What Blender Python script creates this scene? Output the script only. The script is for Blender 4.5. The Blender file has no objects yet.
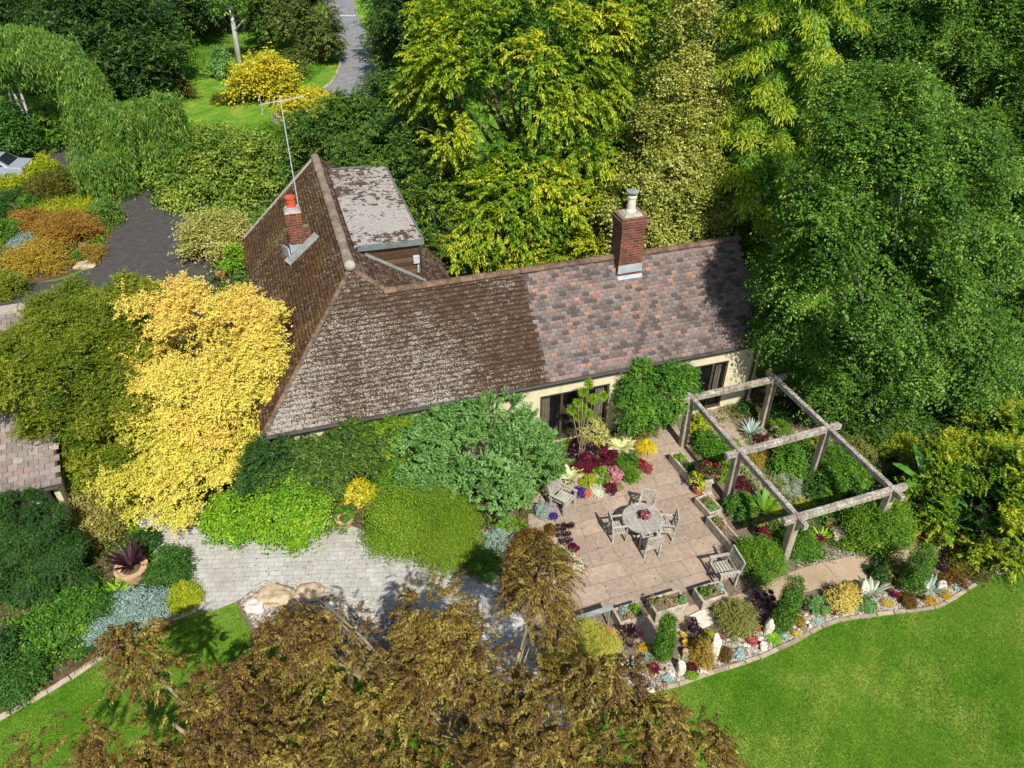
import bpy, bmesh, math, random
import numpy as np
from mathutils import Vector, Matrix, Euler
from mathutils.geometry import tessellate_polygon
import mathutils.noise as mn

S = bpy.context.scene
COL = S.collection
rng = np.random.default_rng(7)
random.seed(7)
PI = math.pi

# ------------------------------------------------------------------ camera
FPX, PITCH, ROLL, CZ = 761.52, 0.642323, 0.008571, 17.894
_c, _s = math.cos(PITCH), math.sin(PITCH)
FW = np.array([0, _c, -_s]); _u = np.array([0, _s, _c]); _r = np.array([1.0, 0, 0])
RT = math.cos(ROLL) * _r + math.sin(ROLL) * _u
UP = -math.sin(ROLL) * _r + math.cos(ROLL) * _u
CAM = np.array([0, 0, CZ])
cd = bpy.data.cameras.new('camera'); cam = bpy.data.objects.new('camera', cd); COL.objects.link(cam)
cd.sensor_width = 36.0; cd.lens = FPX / 1024 * 36.0; cd.clip_end = 2000; cd.clip_start = 0.1
cam.matrix_world = Matrix(((RT[0], UP[0], -FW[0], 0), (RT[1], UP[1], -FW[1], 0), (RT[2], UP[2], -FW[2], CZ), (0, 0, 0, 1)))
S.camera = cam

# ------------------------------------------------------------------ light
SUN_EL, SUN_AZ = 48.6, 162.0            # degrees; compass from +Y
tosun = Vector((math.sin(math.radians(SUN_AZ)) * math.cos(math.radians(SUN_EL)),
                math.cos(math.radians(SUN_AZ)) * math.cos(math.radians(SUN_EL)), math.sin(math.radians(SUN_EL))))
ld = bpy.data.lights.new('sun', 'SUN'); ld.energy = 4.9; ld.angle = math.radians(0.53); ld.color = (1.0, 0.955, 0.88)
sun = bpy.data.objects.new('sun', ld); COL.objects.link(sun)
sun.rotation_euler = tosun.to_track_quat('Z', 'Y').to_euler(); sun.location = (0, 0, 60)
w = bpy.data.worlds.new('World'); S.world = w; w.use_nodes = True
nt = w.node_tree; bg = nt.nodes['Background']; sky = nt.nodes.new('ShaderNodeTexSky')
sky.sky_type = 'NISHITA'; sky.sun_disc = False
sky.sun_elevation = math.radians(SUN_EL); sky.sun_rotation = math.radians(SUN_AZ)
nt.links.new(sky.outputs[0], bg.inputs[0]); bg.inputs[1].default_value = 0.095
S.view_settings.view_transform = 'Standard'; S.view_settings.look = 'None'
S.view_settings.exposure = 0.5; S.view_settings.gamma = 1.0
S.render.engine = 'CYCLES'
S.cycles.max_bounces = 6; S.cycles.diffuse_bounces = 3; S.cycles.transmission_bounces = 3; S.cycles.transparent_max_bounces = 4
S.cycles.use_denoising = True

# ------------------------------------------------------------------ helpers
def ray(x, y):
    return (x - 512) / FPX * RT - (y - 384) / FPX * UP + FW
def gp(x, y, z=0.0):
    d = ray(x, y); return CAM + d * ((z - CZ) / d[2])
def gy(x, y, Y):
    d = ray(x, y); return CAM + d * (Y / d[1])
def depth(p):
    return float((np.asarray(p) - CAM) @ FW)
BK = .78
def srgb(r, g, b, k=1.0):
    f = lambda c: ((c / 255.0 + 0.055) / 1.055) ** 2.4 if c > 10 else c / 255.0 / 12.92
    k *= BK
    return (f(r) * k, f(g) * k, f(b) * k)
def nrm(a):
    a = np.asarray(a, float); return a / np.maximum(np.linalg.norm(a, axis=-1, keepdims=True), 1e-9)

def meta(o, label=None, cat=None, group=None, kind=None):
    if label: o['label'] = label
    if cat: o['category'] = cat
    if group: o['group'] = group
    if kind: o['kind'] = kind
    return o
def thing(name, label, cat, loc=(0, 0, 0), rz=0.0, group=None):
    o = bpy.data.objects.new(name, None); COL.objects.link(o); o.empty_display_size = 0.2
    o.location = tuple(float(v) for v in loc); o.rotation_euler = (0, 0, rz)
    return meta(o, label, cat, group)
def link(name, me, mat, parent=None, loc=None):
    o = bpy.data.objects.new(name, me); COL.objects.link(o)
    if mat is not None:
        for m in (mat if isinstance(mat, (list, tuple)) else [mat]): me.materials.append(m)
    if parent is not None: o.parent = parent
    if loc is not None: o.location = tuple(float(v) for v in loc)
    return o
def copy_tree(o, parent=None):
    c = o.copy(); COL.objects.link(c)
    if parent is not None: c.parent = parent
    for ch in [k for k in o.children]: copy_tree(ch, c)
    return c

def mesh_np(name, V, F, tint=None, midx=None, smooth=False):
    """V (n,3); F (m,k) with constant k"""
    me = bpy.data.meshes.new(name); V = np.asarray(V, np.float32); F = np.asarray(F, np.int32)
    m, k = F.shape
    me.vertices.add(len(V)); me.vertices.foreach_set('co', V.ravel())
    me.loops.add(m * k); me.loops.foreach_set('vertex_index', F.ravel())
    me.polygons.add(m); me.polygons.foreach_set('loop_start', np.arange(0, m * k, k, dtype=np.int32))
    if midx is not None: me.polygons.foreach_set('material_index', np.asarray(midx, np.int32))
    if smooth: me.polygons.foreach_set('use_smooth', np.ones(m, bool))
    if tint is not None:
        a = me.attributes.new('tint', 'FLOAT', 'FACE'); a.data.foreach_set('value', np.asarray(tint, np.float32))
    me.update(calc_edges=True)
    return me

class MB:
    """collects solids, builds one mesh"""
    def __init__(s): s.v = []; s.f = []; s.t = []
    def add(s, V, F, t=None):
        o = len(s.v); s.v += [tuple(map(float, p)) for p in V]
        s.f += [tuple(o + i for i in f) for f in F]
        s.t += [random.random() if t is None else t] * len(F)
        return s
    def box(s, c, size, rot=None, t=None, taper=1.0):
        hx, hy, hz = size[0] / 2, size[1] / 2, size[2] / 2
        P = [Vector((x * hx * (taper if z > 0 else 1), y * hy * (taper if z > 0 else 1), z * hz)) for z in (-1, 1) for y in (-1, 1) for x in (-1, 1)]
        if rot is not None: P = [rot @ p for p in P]
        P = [p + Vector(c) for p in P]
        return s.add(P, [(0, 2, 3, 1), (4, 5, 7, 6), (0, 1, 5, 4), (2, 6, 7, 3), (0, 4, 6, 2), (1, 3, 7, 5)], t)
    def bar(s, p0, p1, w, h, t=None, upv=(0, 0, 1)):
        p0, p1 = Vector(p0), Vector(p1); d = (p1 - p0); L = d.length; d.normalize()
        u = Vector(upv)
        if abs(d.dot(u)) > .95: u = Vector((0, 1, 0))
        sd = d.cross(u).normalized(); u2 = sd.cross(d)
        R = Matrix((sd, d, u2)).transposed()
        return s.box((p0 + p1) / 2, (w, L, h), R, t)
    def tube(s, pts, rad, n=8, t=None, cap=True):
        pts = [Vector(p) for p in pts]; V = []; F = []
        if not hasattr(rad, '__len__'): rad = [rad] * len(pts)
        prev = None
        for i, p in enumerate(pts):
            d = (pts[min(i + 1, len(pts) - 1)] - pts[max(i - 1, 0)]).normalized()
            a = prev if prev is not None else (Vector((1, 0, 0)) if abs(d.x) < .9 else Vector((0, 1, 0)))
            a = (a - d * a.dot(d)).normalized(); prev = a; b = d.cross(a)
            for k in range(n):
                q = 2 * PI * k / n; V.append(p + (a * math.cos(q) + b * math.sin(q)) * rad[i])
        for i in range(len(pts) - 1):
            for k in range(n):
                F.append((i * n + k, i * n + (k + 1) % n, (i + 1) * n + (k + 1) % n, (i + 1) * n + k))
        if cap:
            F.append(tuple(range(n))[::-1]); F.append(tuple((len(pts) - 1) * n + k for k in range(n)))
        return s.add(V, F, t)
    def lathe(s, prof, n=20, c=(0, 0, 0), t=None):
        V = []; F = []
        for (r, z) in prof:
            for k in range(n):
                q = 2 * PI * k / n; V.append((c[0] + r * math.cos(q), c[1] + r * math.sin(q), c[2] + z))
        for i in range(len(prof) - 1):
            for k in range(n):
                F.append((i * n + k, i * n + (k + 1) % n, (i + 1) * n + (k + 1) % n, (i + 1) * n + k))
        F.append(tuple((len(prof) - 1) * n + k for k in range(n))); F.append(tuple(range(n))[::-1])
        return s.add(V, F, t)
    def prism(s, poly, axis_vec, t=None):
        n = len(poly); a = Vector(axis_vec); P = [Vector(p) for p in poly]
        V = P + [p + a for p in P]
        F = [tuple(range(n))[::-1], tuple(range(n, 2 * n))] + [(i, (i + 1) % n, n + (i + 1) % n, n + i) for i in range(n)]
        return s.add(V, F, t)
    def build(s, name, mat, parent=None, loc=None, smooth=False, bevel=0.0):
        me = bpy.data.meshes.new(name); me.from_pydata(s.v, [], s.f)
        a = me.attributes.new('tint', 'FLOAT', 'FACE'); a.data.foreach_set('value', np.array(s.t, np.float32))
        bm = bmesh.new(); bm.from_mesh(me); bmesh.ops.recalc_face_normals(bm, faces=bm.faces)
        if bevel: bmesh.ops.bevel(bm, geom=list(bm.edges), offset=bevel, segments=1, affect='EDGES', clamp_overlap=True)
        bm.to_mesh(me); bm.free()
        if smooth:
            for p in me.polygons: p.use_smooth = True
        return link(name, me, mat, parent, loc)

# ------------------------------------------------------------------ materials
class NT:
    def __init__(s, name):
        s.m = bpy.data.materials.new(name); s.m.use_nodes = True; s.t = s.m.node_tree
        s.b = s.t.nodes['Principled BSDF']; s.out = s.t.nodes['Material Output']
    def n(s, typ, **kw):
        x = s.t.nodes.new('ShaderNode' + typ)
        for k, v in kw.items():
            if k.startswith('_'): setattr(x, k[1:], v)
        return x
    def l(s, a, b): s.t.links.new(a, b)
    def ramp(s, fac, stops, interp='LINEAR'):
        r = s.n('ValToRGB'); e = r.color_ramp.elements; r.color_ramp.interpolation = interp
        while len(e) < len(stops): e.new(0.5)
        for i, (p, c) in enumerate(stops):
            e[i].position = p; e[i].color = (*c, 1) if len(c) == 3 else c
        s.l(fac, r.inputs[0]); return r.outputs[0]
    def noise(s, vec, scale, detail=3, rough=.55, out=0):
        x = s.n('TexNoise'); x.inputs['Scale'].default_value = scale; x.inputs['Detail'].default_value = detail
        x.inputs['Roughness'].default_value = rough
        if vec is not None: s.l(vec, x.inputs['Vector'])
        return x.outputs[out]
    def mix(s, fac, a, b, blend='MIX'):
        x = s.n('Mix', _data_type='RGBA', _blend_type=blend)
        if isinstance(fac, (int, float)): x.inputs[0].default_value = fac
        else: s.l(fac, x.inputs[0])
        for i, v in ((6, a), (7, b)):
            if isinstance(v, tuple): x.inputs[i].default_value = (*v, 1)
            else: s.l(v, x.inputs[i])
        return x.outputs[2]
    def math(s, op, a, b=None):
        x = s.n('Math', _operation=op)
        for i, v in ((0, a), (1, b)):
            if v is None: continue
            if isinstance(v, (int, float)): x.inputs[i].default_value = v
            else: s.l(v, x.inputs[i])
        return x.outputs[0]
    def obj(s, rot=0.0, scale=(1, 1, 1)):
        tc = s.n('TexCoord'); mp = s.n('Mapping'); s.l(tc.outputs['Object'], mp.inputs[0])
        mp.inputs['Rotation'].default_value = (0, 0, rot); mp.inputs['Scale'].default_value = scale
        return mp.outputs[0]
    def attr(s, name='tint'):
        a = s.n('Attribute'); a.attribute_name = name; return a.outputs['Fac']
    def bump(s, h, strength=.4, dist=.02):
        b = s.n('Bump'); b.inputs['Strength'].default_value = strength; b.inputs['Distance'].default_value = dist
        s.l(h, b.inputs['Height']); s.l(b.outputs[0], s.b.inputs['Normal'])
    def fin(s, col, rough=.8, spec=.3):
        if isinstance(col, tuple): s.b.inputs['Base Color'].default_value = (*col, 1)
        else: s.l(col, s.b.inputs['Base Color'])
        s.b.inputs['Roughness'].default_value = rough; s.b.inputs['Specular IOR Level'].default_value = spec
        return s.m

_leafcache = {}
def leafmat(key, cols, transl=.28, rough=.5, spec=.35):
    """cols: three sRGB colours of the leaf itself, low to high tint"""
    if key in _leafcache: return _leafcache[key]
    t = NT('leaf_' + key)
    c = t.ramp(t.attr(), [(0.0, cols[0]), (0.5, cols[1]), (1.0, cols[2])])
    t.fin(c, rough, spec)
    tr = t.n('BsdfTranslucent'); mx = t.n('MixShader'); mx.inputs[0].default_value = transl
    c2 = t.mix(1.0, c, (1.0, 1.0, .55), 'MULTIPLY'); t.l(c2, tr.inputs[0])
    t.l(t.b.outputs[0], mx.inputs[1]); t.l(tr.outputs[0], mx.inputs[2]); t.l(mx.outputs[0], t.out.inputs[0])
    _leafcache[key] = t.m
    return t.m
K = .8
def pal(*c, k=K):
    o = []
    for x in c:
        a = srgb(*x, k / BK)
        if x[1] > x[0] and x[2] < .62 * x[1]: a = (min(.9, a[0] * 1.32), a[1] * 1.02, a[2] * .78)
        o.append(tuple(min(.9, v) for v in a))
    return o
PALS = {
 'robinia': pal((62, 120, 30), (120, 168, 36), (214, 212, 52)),
 'cream': pal((92, 128, 50), (160, 180, 84), (226, 230, 146)),
 'goldcedar': pal((48, 110, 24), (100, 160, 32), (176, 200, 52)),
 'birch': pal((48, 94, 30), (84, 138, 46), (142, 190, 82)),
 'wood': pal((48, 86, 34), (78, 122, 48), (126, 166, 76)),
 'laurel': pal((44, 84, 34), (80, 126, 46), (134, 168, 66)),
 'yellowacer': [srgb(210, 206, 80, 1.12), srgb(234, 218, 98, 1.12), srgb(240, 206, 102, 1.1)],
 'olive': pal((70, 112, 28), (114, 142, 34), (172, 172, 52)),
 'bluegreen': pal((66, 124, 62), (112, 172, 98), (166, 214, 142)),
 'lime': pal((74, 138, 28), (116, 178, 40), (166, 206, 64)),
 'chart': pal((104, 152, 28), (160, 192, 40), (214, 222, 74)),
 'green': pal((46, 100, 30), (78, 142, 42), (128, 180, 66)),
 'dkgreen': pal((30, 70, 30), (50, 98, 42), (84, 132, 60)),
 'mid': pal((56, 112, 26), (92, 150, 34), (150, 180, 52)),
 'yellow': pal((202, 176, 24), (236, 210, 30), (248, 228, 70)),
 'gold': pal((190, 150, 40), (224, 184, 60), (240, 212, 100)),
 'bronze': pal((84, 48, 26), (122, 92, 28), (168, 138, 52)),
 'orange': pal((136, 104, 40), (178, 134, 50), (196, 156, 70)),
 'varieg': pal((110, 140, 66), (186, 200, 122), (236, 236, 190)),
 'silver': pal((120, 150, 140), (164, 190, 180), (206, 220, 208)),
 'purple': pal((34, 16, 24), (58, 26, 38), (92, 46, 58)),
 'red': pal((104, 18, 28), (168, 28, 38), (204, 54, 60)),
 'wine': pal((62, 18, 30), (108, 28, 46), (146, 52, 70)),
 'pink': pal((196, 104, 122), (220, 144, 154), (232, 184, 188)),
 'white': pal((214, 222, 190), (236, 238, 214), (246, 246, 232)),
 'violet': pal((62, 36, 110), (88, 56, 150), (120, 90, 176)),
 'lilac': pal((168, 144, 176), (196, 176, 200), (222, 208, 222)),
 'coral': pal((196, 100, 70), (224, 130, 90), (238, 160, 120)),
 'weep': pal((58, 108, 46), (96, 148, 60), (156, 190, 84)),
 'banana': pal((40, 100, 36), (64, 134, 48), (104, 168, 76)),
 'mossgreen': pal((90, 110, 50), (130, 146, 76), (170, 176, 110)),
 'thymes': pal((160, 130, 90), (190, 160, 120), (150, 150, 80)),
}
def LM(key): return leafmat(key, PALS[key])

def bark_mat(name, a, b, scale=6):
    t = NT(name); v = t.obj(scale=(1, 1, .25)); c = t.ramp(t.noise(v, scale, 4), [(.3, a), (.7, b)])
    t.bump(t.noise(v, scale * 2, 3), .5, .03); return t.fin(c, .9, .2)
M = {}
M['bark'] = bark_mat('bark', srgb(70, 56, 42), srgb(120, 104, 84))
M['birchbark'] = bark_mat('birch_bark', srgb(150, 146, 138), srgb(224, 220, 212), 3)
M['twig'] = bark_mat('twig', srgb(120, 104, 80), srgb(170, 156, 124))

def simple(name, c1, c2, scale=4, rough=.85, spec=.25, bump=.3, rot=0, detail=4, tintmix=0.0):
    t = NT(name); v = t.obj(rot); n = t.noise(v, scale, detail, .65)
    c = t.ramp(n, [(.3, c1), (.7, c2)])
    if tintmix:
        f = t.ramp(t.attr(), [(0, (1 - tintmix,) * 3), (1, (1 + tintmix * .3,) * 3)]); c = t.mix(1.0, c, f, 'MULTIPLY')
    if bump: t.bump(t.noise(v, scale * 6, 3), bump, .01)
    return t.fin(c, rough, spec)

# lawn: mottled turf
def lawn_mat():
    t = NT('turf'); v = t.obj()
    big = t.noise(v, .5, 6, .7); fine = t.noise(v, 7, 6, .75); fine2 = t.noise(v, 45, 3, .7)
    c = t.ramp(big, [(.3, srgb(84, 136, 30, .98)), (.48, srgb(110, 156, 42, 1.0)), (.68, srgb(160, 176, 80, 1.05))])
    wv = t.n('TexWave'); wv.inputs['Scale'].default_value = .42; wv.inputs['Distortion'].default_value = .6; wv.inputs['Detail'].default_value = 1; mpw = t.obj(.5); t.l(mpw, wv.inputs['Vector'])
    c = t.mix(1.0, c, t.ramp(wv.outputs[1], [(.3, (.93, .94, .93)), (.7, (1.05, 1.05, 1.04))]), 'MULTIPLY')
    f = t.ramp(fine, [(.25, (.66, .7, .64)), (.75, (1.24, 1.18, 1.12))]); c = t.mix(1.0, c, f, 'MULTIPLY')
    f2 = t.ramp(fine2, [(.25, (.7, .7, .7)), (.75, (1.22, 1.22, 1.15))]); c = t.mix(1.0, c, f2, 'MULTIPLY')
    t.bump(t.noise(v, 30, 4, .7), .9, .05); return t.fin(c, .9, .15)
M['lawn'] = lawn_mat()
M['soil'] = simple('soil', srgb(70, 54, 40), srgb(118, 98, 76), 5, .95, .1, .8)
M['gravel_bed'] = simple('gravelly_soil', srgb(84, 70, 56), srgb(150, 134, 116), 14, .95, .1, .8)

def paving_mat(name, bw, bh, c1, c2, c3, mort, rot, msize=.012, blot=.3, off=.5, bias=0.0, stain=(.16, .13, .09)):
    t = NT(name); v = t.obj(rot)
    wn = t.noise(v, 3, 2, out=1)
    vv = t.n('VectorMath', _operation='MULTIPLY_ADD'); t.l(wn, vv.inputs[0]); vv.inputs[1].default_value = (.035, .035, 0); t.l(v, vv.inputs[2])
    b = t.n('TexBrick'); t.l(vv.outputs[0], b.inputs['Vector']); b.offset = off; b.squash = 1.35; b.squash_frequency = 3
    b.inputs['Scale'].default_value = 1; b.inputs['Brick Width'].default_value = bw; b.inputs['Row Height'].default_value = bh
    b.inputs['Mortar Size'].default_value = msize; b.inputs['Mortar Smooth'].default_value = .3; b.inputs['Bias'].default_value = bias
    b.inputs['Color1'].default_value = (*c1, 1); b.inputs['Color2'].default_value = (*c2, 1); b.inputs['Mortar'].default_value = (*mort, 1)
    n1 = t.noise(v, .7, 4, .6); n2 = t.noise(v, 7, 5, .7)
    c = t.mix(t.ramp(n1, [(.35, (0, 0, 0)), (.75, (.8, .8, .8))]), b.outputs[0], c3)
    f = t.ramp(n2, [(.25, (1 - blot,) * 3), (.75, (1 + blot * .5,) * 3)]); c = t.mix(1.0, c, f, 'MULTIPLY')
    st_ = t.noise(v, 1.6, 6, .75); c = t.mix(t.ramp(st_, [(.5, (0, 0, 0)), (.72, (.45, .45, .45))]), c, stain)
    h = t.math('ADD', t.math('MULTIPLY', b.outputs['Fac'], -1.0), t.math('MULTIPLY', n2, .35))
    t.bump(h, .5, .015); return t.fin(c, .85, .25)
M['patio'] = paving_mat('sandstone_flags', .86, .6, srgb(184, 162, 140, .82), srgb(206, 182, 158, .86), srgb(172, 154, 138, .8), srgb(132, 112, 92, .8), -.34, .009, .34)
M['path'] = paving_mat('grey_setts', .26, .17, srgb(188, 186, 180, .95), srgb(206, 204, 198, 1.0), srgb(178, 172, 160, .95), srgb(164, 160, 152, .9), -.05, .008, .2)
M['sandpath'] = paving_mat('sand_path_slabs', .95, 3, srgb(204, 176, 146, .8), srgb(214, 188, 158, .85), srgb(186, 160, 132, .8), srgb(130, 108, 86, .8), -.36, .012, .2)
M['asphalt'] = simple('asphalt', srgb(64, 61, 58), srgb(86, 83, 80), 3, .9, .3, .4)
M['road'] = simple('road_asphalt', srgb(118, 118, 122), srgb(146, 146, 148), 1.2, .9, .3, .3)
M['paint'] = simple('road_paint', srgb(210, 210, 205), srgb(235, 235, 230), 3, .8, .3, .1)
M['stone'] = simple('trough_stone', srgb(140, 128, 108), srgb(206, 196, 176), 5, .95, .15, .8)
M['edging'] = simple('edging_stone', srgb(158, 142, 120), srgb(202, 186, 164), 5, .95, .15, .6, tintmix=.3)
M['rock_pale'] = simple('pale_rock', srgb(196, 186, 166), srgb(238, 232, 218), 5, .95, .15, .9)
M['rock_tan'] = simple('tan_rock', srgb(158, 136, 106), srgb(212, 194, 162), 5, .95, .15, .9)
M['rock_red'] = simple('red_sandstone', srgb(150, 90, 72), srgb(190, 130, 108), 5, .95, .15, .8)
M['pebbles'] = simple('pebbles', srgb(150, 138, 124), srgb(220, 212, 200), 9, .9, .2, .3, tintmix=.45)

def wood_mat():
    t = NT('weathered_timber'); v = t.obj(); 
    n = t.noise(v, 3, 5, .7); n2 = t.noise(v, 16, 4, .7)
    c = t.ramp(n, [(.3, srgb(122, 112, 98)), (.55, srgb(190, 182, 170)), (.75, srgb(224, 218, 208))])
    c = t.mix(t.ramp(n2, [(.46, (0, 0, 0)), (.62, (.85, .85, .85))]), c, srgb(92, 80, 64)); c = t.mix(t.ramp(t.noise(v, 1.3, 5, .75), [(.5, (0, 0, 0)), (.7, (.6, .6, .6))]), c, srgb(112, 98, 66))
    t.bump(n2, .6, .02); return t.fin(c, .9, .2)
M['timber'] = wood_mat()
M['post'] = simple('post_timber', srgb(136, 124, 104), srgb(190, 178, 156), 4, .9, .2, .6)
M['teak'] = simple('silvered_teak', srgb(150, 142, 128), srgb(206, 200, 188), 9, .85, .25, .4, tintmix=.2)
M['tabletop'] = simple('silvered_table_top', srgb(150, 142, 132), srgb(198, 190, 180), 11, .8, .25, .5, tintmix=.25)
M['terracotta'] = simple('terracotta', srgb(170, 96, 62), srgb(206, 136, 98), 6, .85, .2, .3)
M['buffpot'] = simple('buff_clay', srgb(176, 140, 104), srgb(218, 184, 146), 6, .85, .2, .3)
def render_mat():
    t = NT('cream_render'); v = t.obj(scale=(1, 1, .35)); v2 = t.obj()
    c = t.ramp(t.noise(v2, 2.5, 4, .65), [(.3, srgb(222, 212, 174, .85)), (.7, srgb(238, 228, 194, .88))])
    c = t.mix(t.ramp(t.noise(v, 4, 5, .7), [(.52, (0, 0, 0)), (.75, (.5, .5, .5))]), c, srgb(176, 162, 124)); t.bump(t.noise(v2, 30, 3), .3, .01); return t.fin(c, .9, .2)
M['render'] = render_mat()
M['lead'] = simple('lead_sheet', srgb(120, 126, 126), srgb(168, 172, 166), 3, .6, .4, .2)
M['leadwhite'] = simple('pale_flashing', srgb(146, 154, 160), srgb(186, 192, 196), 3, .6, .4, .2)
M['darkframe'] = simple('dark_window_frame', srgb(66, 52, 42), srgb(92, 76, 62), 5, .6, .4, .1)
M['gutter'] = simple('dark_gutter', srgb(58, 54, 50), srgb(84, 78, 72), 5, .6, .4, .1)
M['fascia'] = simple('greygreen_fascia', srgb(92, 104, 100), srgb(126, 136, 130), 5, .7, .3, .1)
M['alu'] = simple('aluminium', srgb(170, 174, 178), srgb(206, 208, 210), 5, .4, .5, 0)
M['claycowl'] = simple('red_clay', srgb(186, 74, 50), srgb(216, 104, 72), 5, .8, .25, .2)
M['mortar'] = simple('grey_mortar', srgb(150, 138, 124), srgb(188, 178, 164), 7, .95, .1, .8)
M['brownridge'] = simple('brown_ridge_clay', srgb(94, 72, 58), srgb(140, 116, 98), 5, .9, .2, .5, tintmix=.35)
M['greyridge'] = simple('grey_ridge_clay', srgb(118, 100, 84), srgb(168, 152, 134), 5, .9, .2, .5, tintmix=.3)
M['fencewood'] = simple('fence_wood', srgb(104, 98, 90), srgb(146, 138, 128), 3, .9, .2, .3, tintmix=.3)
M['curtain'] = simple('curtain_cloth', srgb(176, 162, 140), srgb(206, 194, 172), 3, .9, .1, .1)
M['interior'] = simple('room_interior', srgb(104, 94, 82), srgb(150, 136, 120), 1.5, .9, .2, 0)
def glass():
    t = NT('window_glass'); t.fin((.012, .014, .016), .04, .5); tr = t.n('BsdfTransparent'); mx = t.n('MixShader'); mx.inputs[0].default_value = .72
    t.l(t.b.outputs[0], mx.inputs[1]); t.l(tr.outputs[0], mx.inputs[2]); t.l(mx.outputs[0], t.out.inputs[0]); return t.m
M['glass'] = glass()
def carglass():
    t = NT('tinted_glass'); t.fin((.012, .014, .018), .05, .6); return t.m
M['carglass'] = carglass()
def brick_mat():
    t = NT('red_brick'); tc = t.n('TexCoord'); sp = t.n('SeparateXYZ'); t.l(tc.outputs['Object'], sp.inputs[0])
    cb = t.n('CombineXYZ'); t.l(t.math('ADD', sp.outputs[0], sp.outputs[1]), cb.inputs[0]); t.l(sp.outputs[2], cb.inputs[1])
    b = t.n('TexBrick'); t.l(cb.outputs[0], b.inputs['Vector']); b.inputs['Scale'].default_value = 1
    b.inputs['Brick Width'].default_value = .27; b.inputs['Row Height'].default_value = .1; b.inputs['Mortar Size'].default_value = .012
    b.inputs['Color1'].default_value = (*srgb(156, 82, 64, .8), 1); b.inputs['Color2'].default_value = (*srgb(92, 56, 48, .8), 1)
    b.inputs['Mortar'].default_value = (*srgb(150, 128, 112, .9), 1); b.inputs['Bias'].default_value = -.2
    n = t.noise(tc.outputs['Object'], 9, 5, .7); f = t.ramp(n, [(.25, (.6, .6, .6)), (.7, (1.2, 1.15, 1.1))])
    c = t.mix(1.0, b.outputs[0], f, 'MULTIPLY'); c = t.mix(t.ramp(t.noise(tc.outputs['Object'], 2.2, 5, .7), [(.42, (0, 0, 0)), (.7, (.75, .75, .75))]), c, srgb(70, 58, 50)); t.bump(t.math('MULTIPLY', b.outputs['Fac'], -1.0), .6, .012)
    return t.fin(c, .9, .2)
M['brick'] = brick_mat()

def old_tiles(name, base1, base2, lich, amount, moss=None, lscale=7.0, bigw=.4, tinw=.2, wear=False):
    """old clay tiles: tile colour by 'tint', crust of lichen flakes, moss patches"""
    t = NT(name); v = t.obj()
    c = t.ramp(t.attr(), [(0, base1), (1, base2)])
    c = t.mix(1.0, c, t.ramp(t.noise(v, 14, 4, .7), [(.25, (.55, .55, .55)), (.7, (1.25, 1.25, 1.25))]), 'MULTIPLY')
    if moss:
        c = t.mix(t.ramp(t.noise(v, .55, 4, .65), [(.5, (0, 0, 0)), (.7, (.7, .7, .7))]), c, moss)
    big = t.noise(v, .45, 3, .6); fine = t.noise(v, lscale, 3, .75); tin = t.attr()
    s1 = t.math('ADD', fine, t.math('MULTIPLY', t.math('SUBTRACT', big, .5), bigw))
    s1 = t.math('ADD', s1, t.math('MULTIPLY', t.math('SUBTRACT', tin, .5), tinw * .5))
    if wear:   # the lichen crust is heaviest towards the old eave corner
        sp = t.n('SeparateXYZ'); t.l(v, sp.inputs[0]); s1 = t.math('ADD', s1, t.math('ADD', t.math('MULTIPLY', t.math('ADD', sp.outputs[0], 12.0), -.011), t.math('MULTIPLY', t.math('SUBTRACT', sp.outputs[1], 1.5), -.022)))
    f = t.ramp(s1, [(amount, (0, 0, 0)), (amount + .045, (1, 1, 1))])
    lc = t.mix(t.noise(v, 30, 2), lich, tuple(x * .5 for x in lich))
    c = t.mix(f, c, lc)
    t.bump(t.math('ADD', fine, t.noise(v, 40, 3)), .8, .03); return t.fin(c, .95, .15)
M['tile_front'] = old_tiles('lichened_tiles', srgb(66, 50, 38), srgb(100, 78, 60), srgb(194, 186, 174), .568, None, 20, .36, .22, True)
M['tile_left'] = old_tiles('mossy_tiles', srgb(70, 50, 34), srgb(112, 82, 54), srgb(186, 172, 146), .61, srgb(140, 106, 40), 13, .3, .25)
M['tile_right'] = old_tiles('brown_tiles', srgb(88, 66, 52), srgb(128, 98, 78), srgb(180, 168, 150), .58, None, 12, .3, .25)
M['flatroof'] = old_tiles('felt_roof', srgb(176, 170, 162), srgb(180, 174, 166), srgb(104, 84, 70), .5, None, 5, .75, 0)
def new_tiles(name, cols):
    t = NT(name); v = t.obj(); c = t.ramp(t.attr(), cols, 'CONSTANT')
    c = t.mix(1.0, c, t.ramp(t.noise(v, 12, 4, .7), [(.25, (.72, .72, .72)), (.75, (1.18, 1.16, 1.14))]), 'MULTIPLY')
    c = t.mix(1.0, c, t.ramp(t.noise(v, 1.1, 5, .7), [(.3, (.78, .76, .76)), (.62, (1.1, 1.08, 1.06))]), 'MULTIPLY')
    t.bump(t.noise(v, 30, 3), .4, .01); return t.fin(c, .85, .25)
M['tile_new'] = new_tiles('mixed_clay_tiles', [(0, srgb(90, 82, 80)), (.16, srgb(112, 100, 96)), (.36, srgb(130, 112, 106)), (.52, srgb(120, 112, 112)),
                          (.66, srgb(140, 118, 110)), (.8, srgb(134, 124, 120)), (.93, srgb(160, 126, 112)), (.975, srgb(100, 90, 90))])
M['tile_out'] = new_tiles('grey_pink_tiles', [(0, srgb(126, 116, 110)), (.25, srgb(146, 134, 126)), (.5, srgb(134, 126, 122)), (.75, srgb(156, 144, 136)), (.9, srgb(138, 118, 108))])
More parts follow.
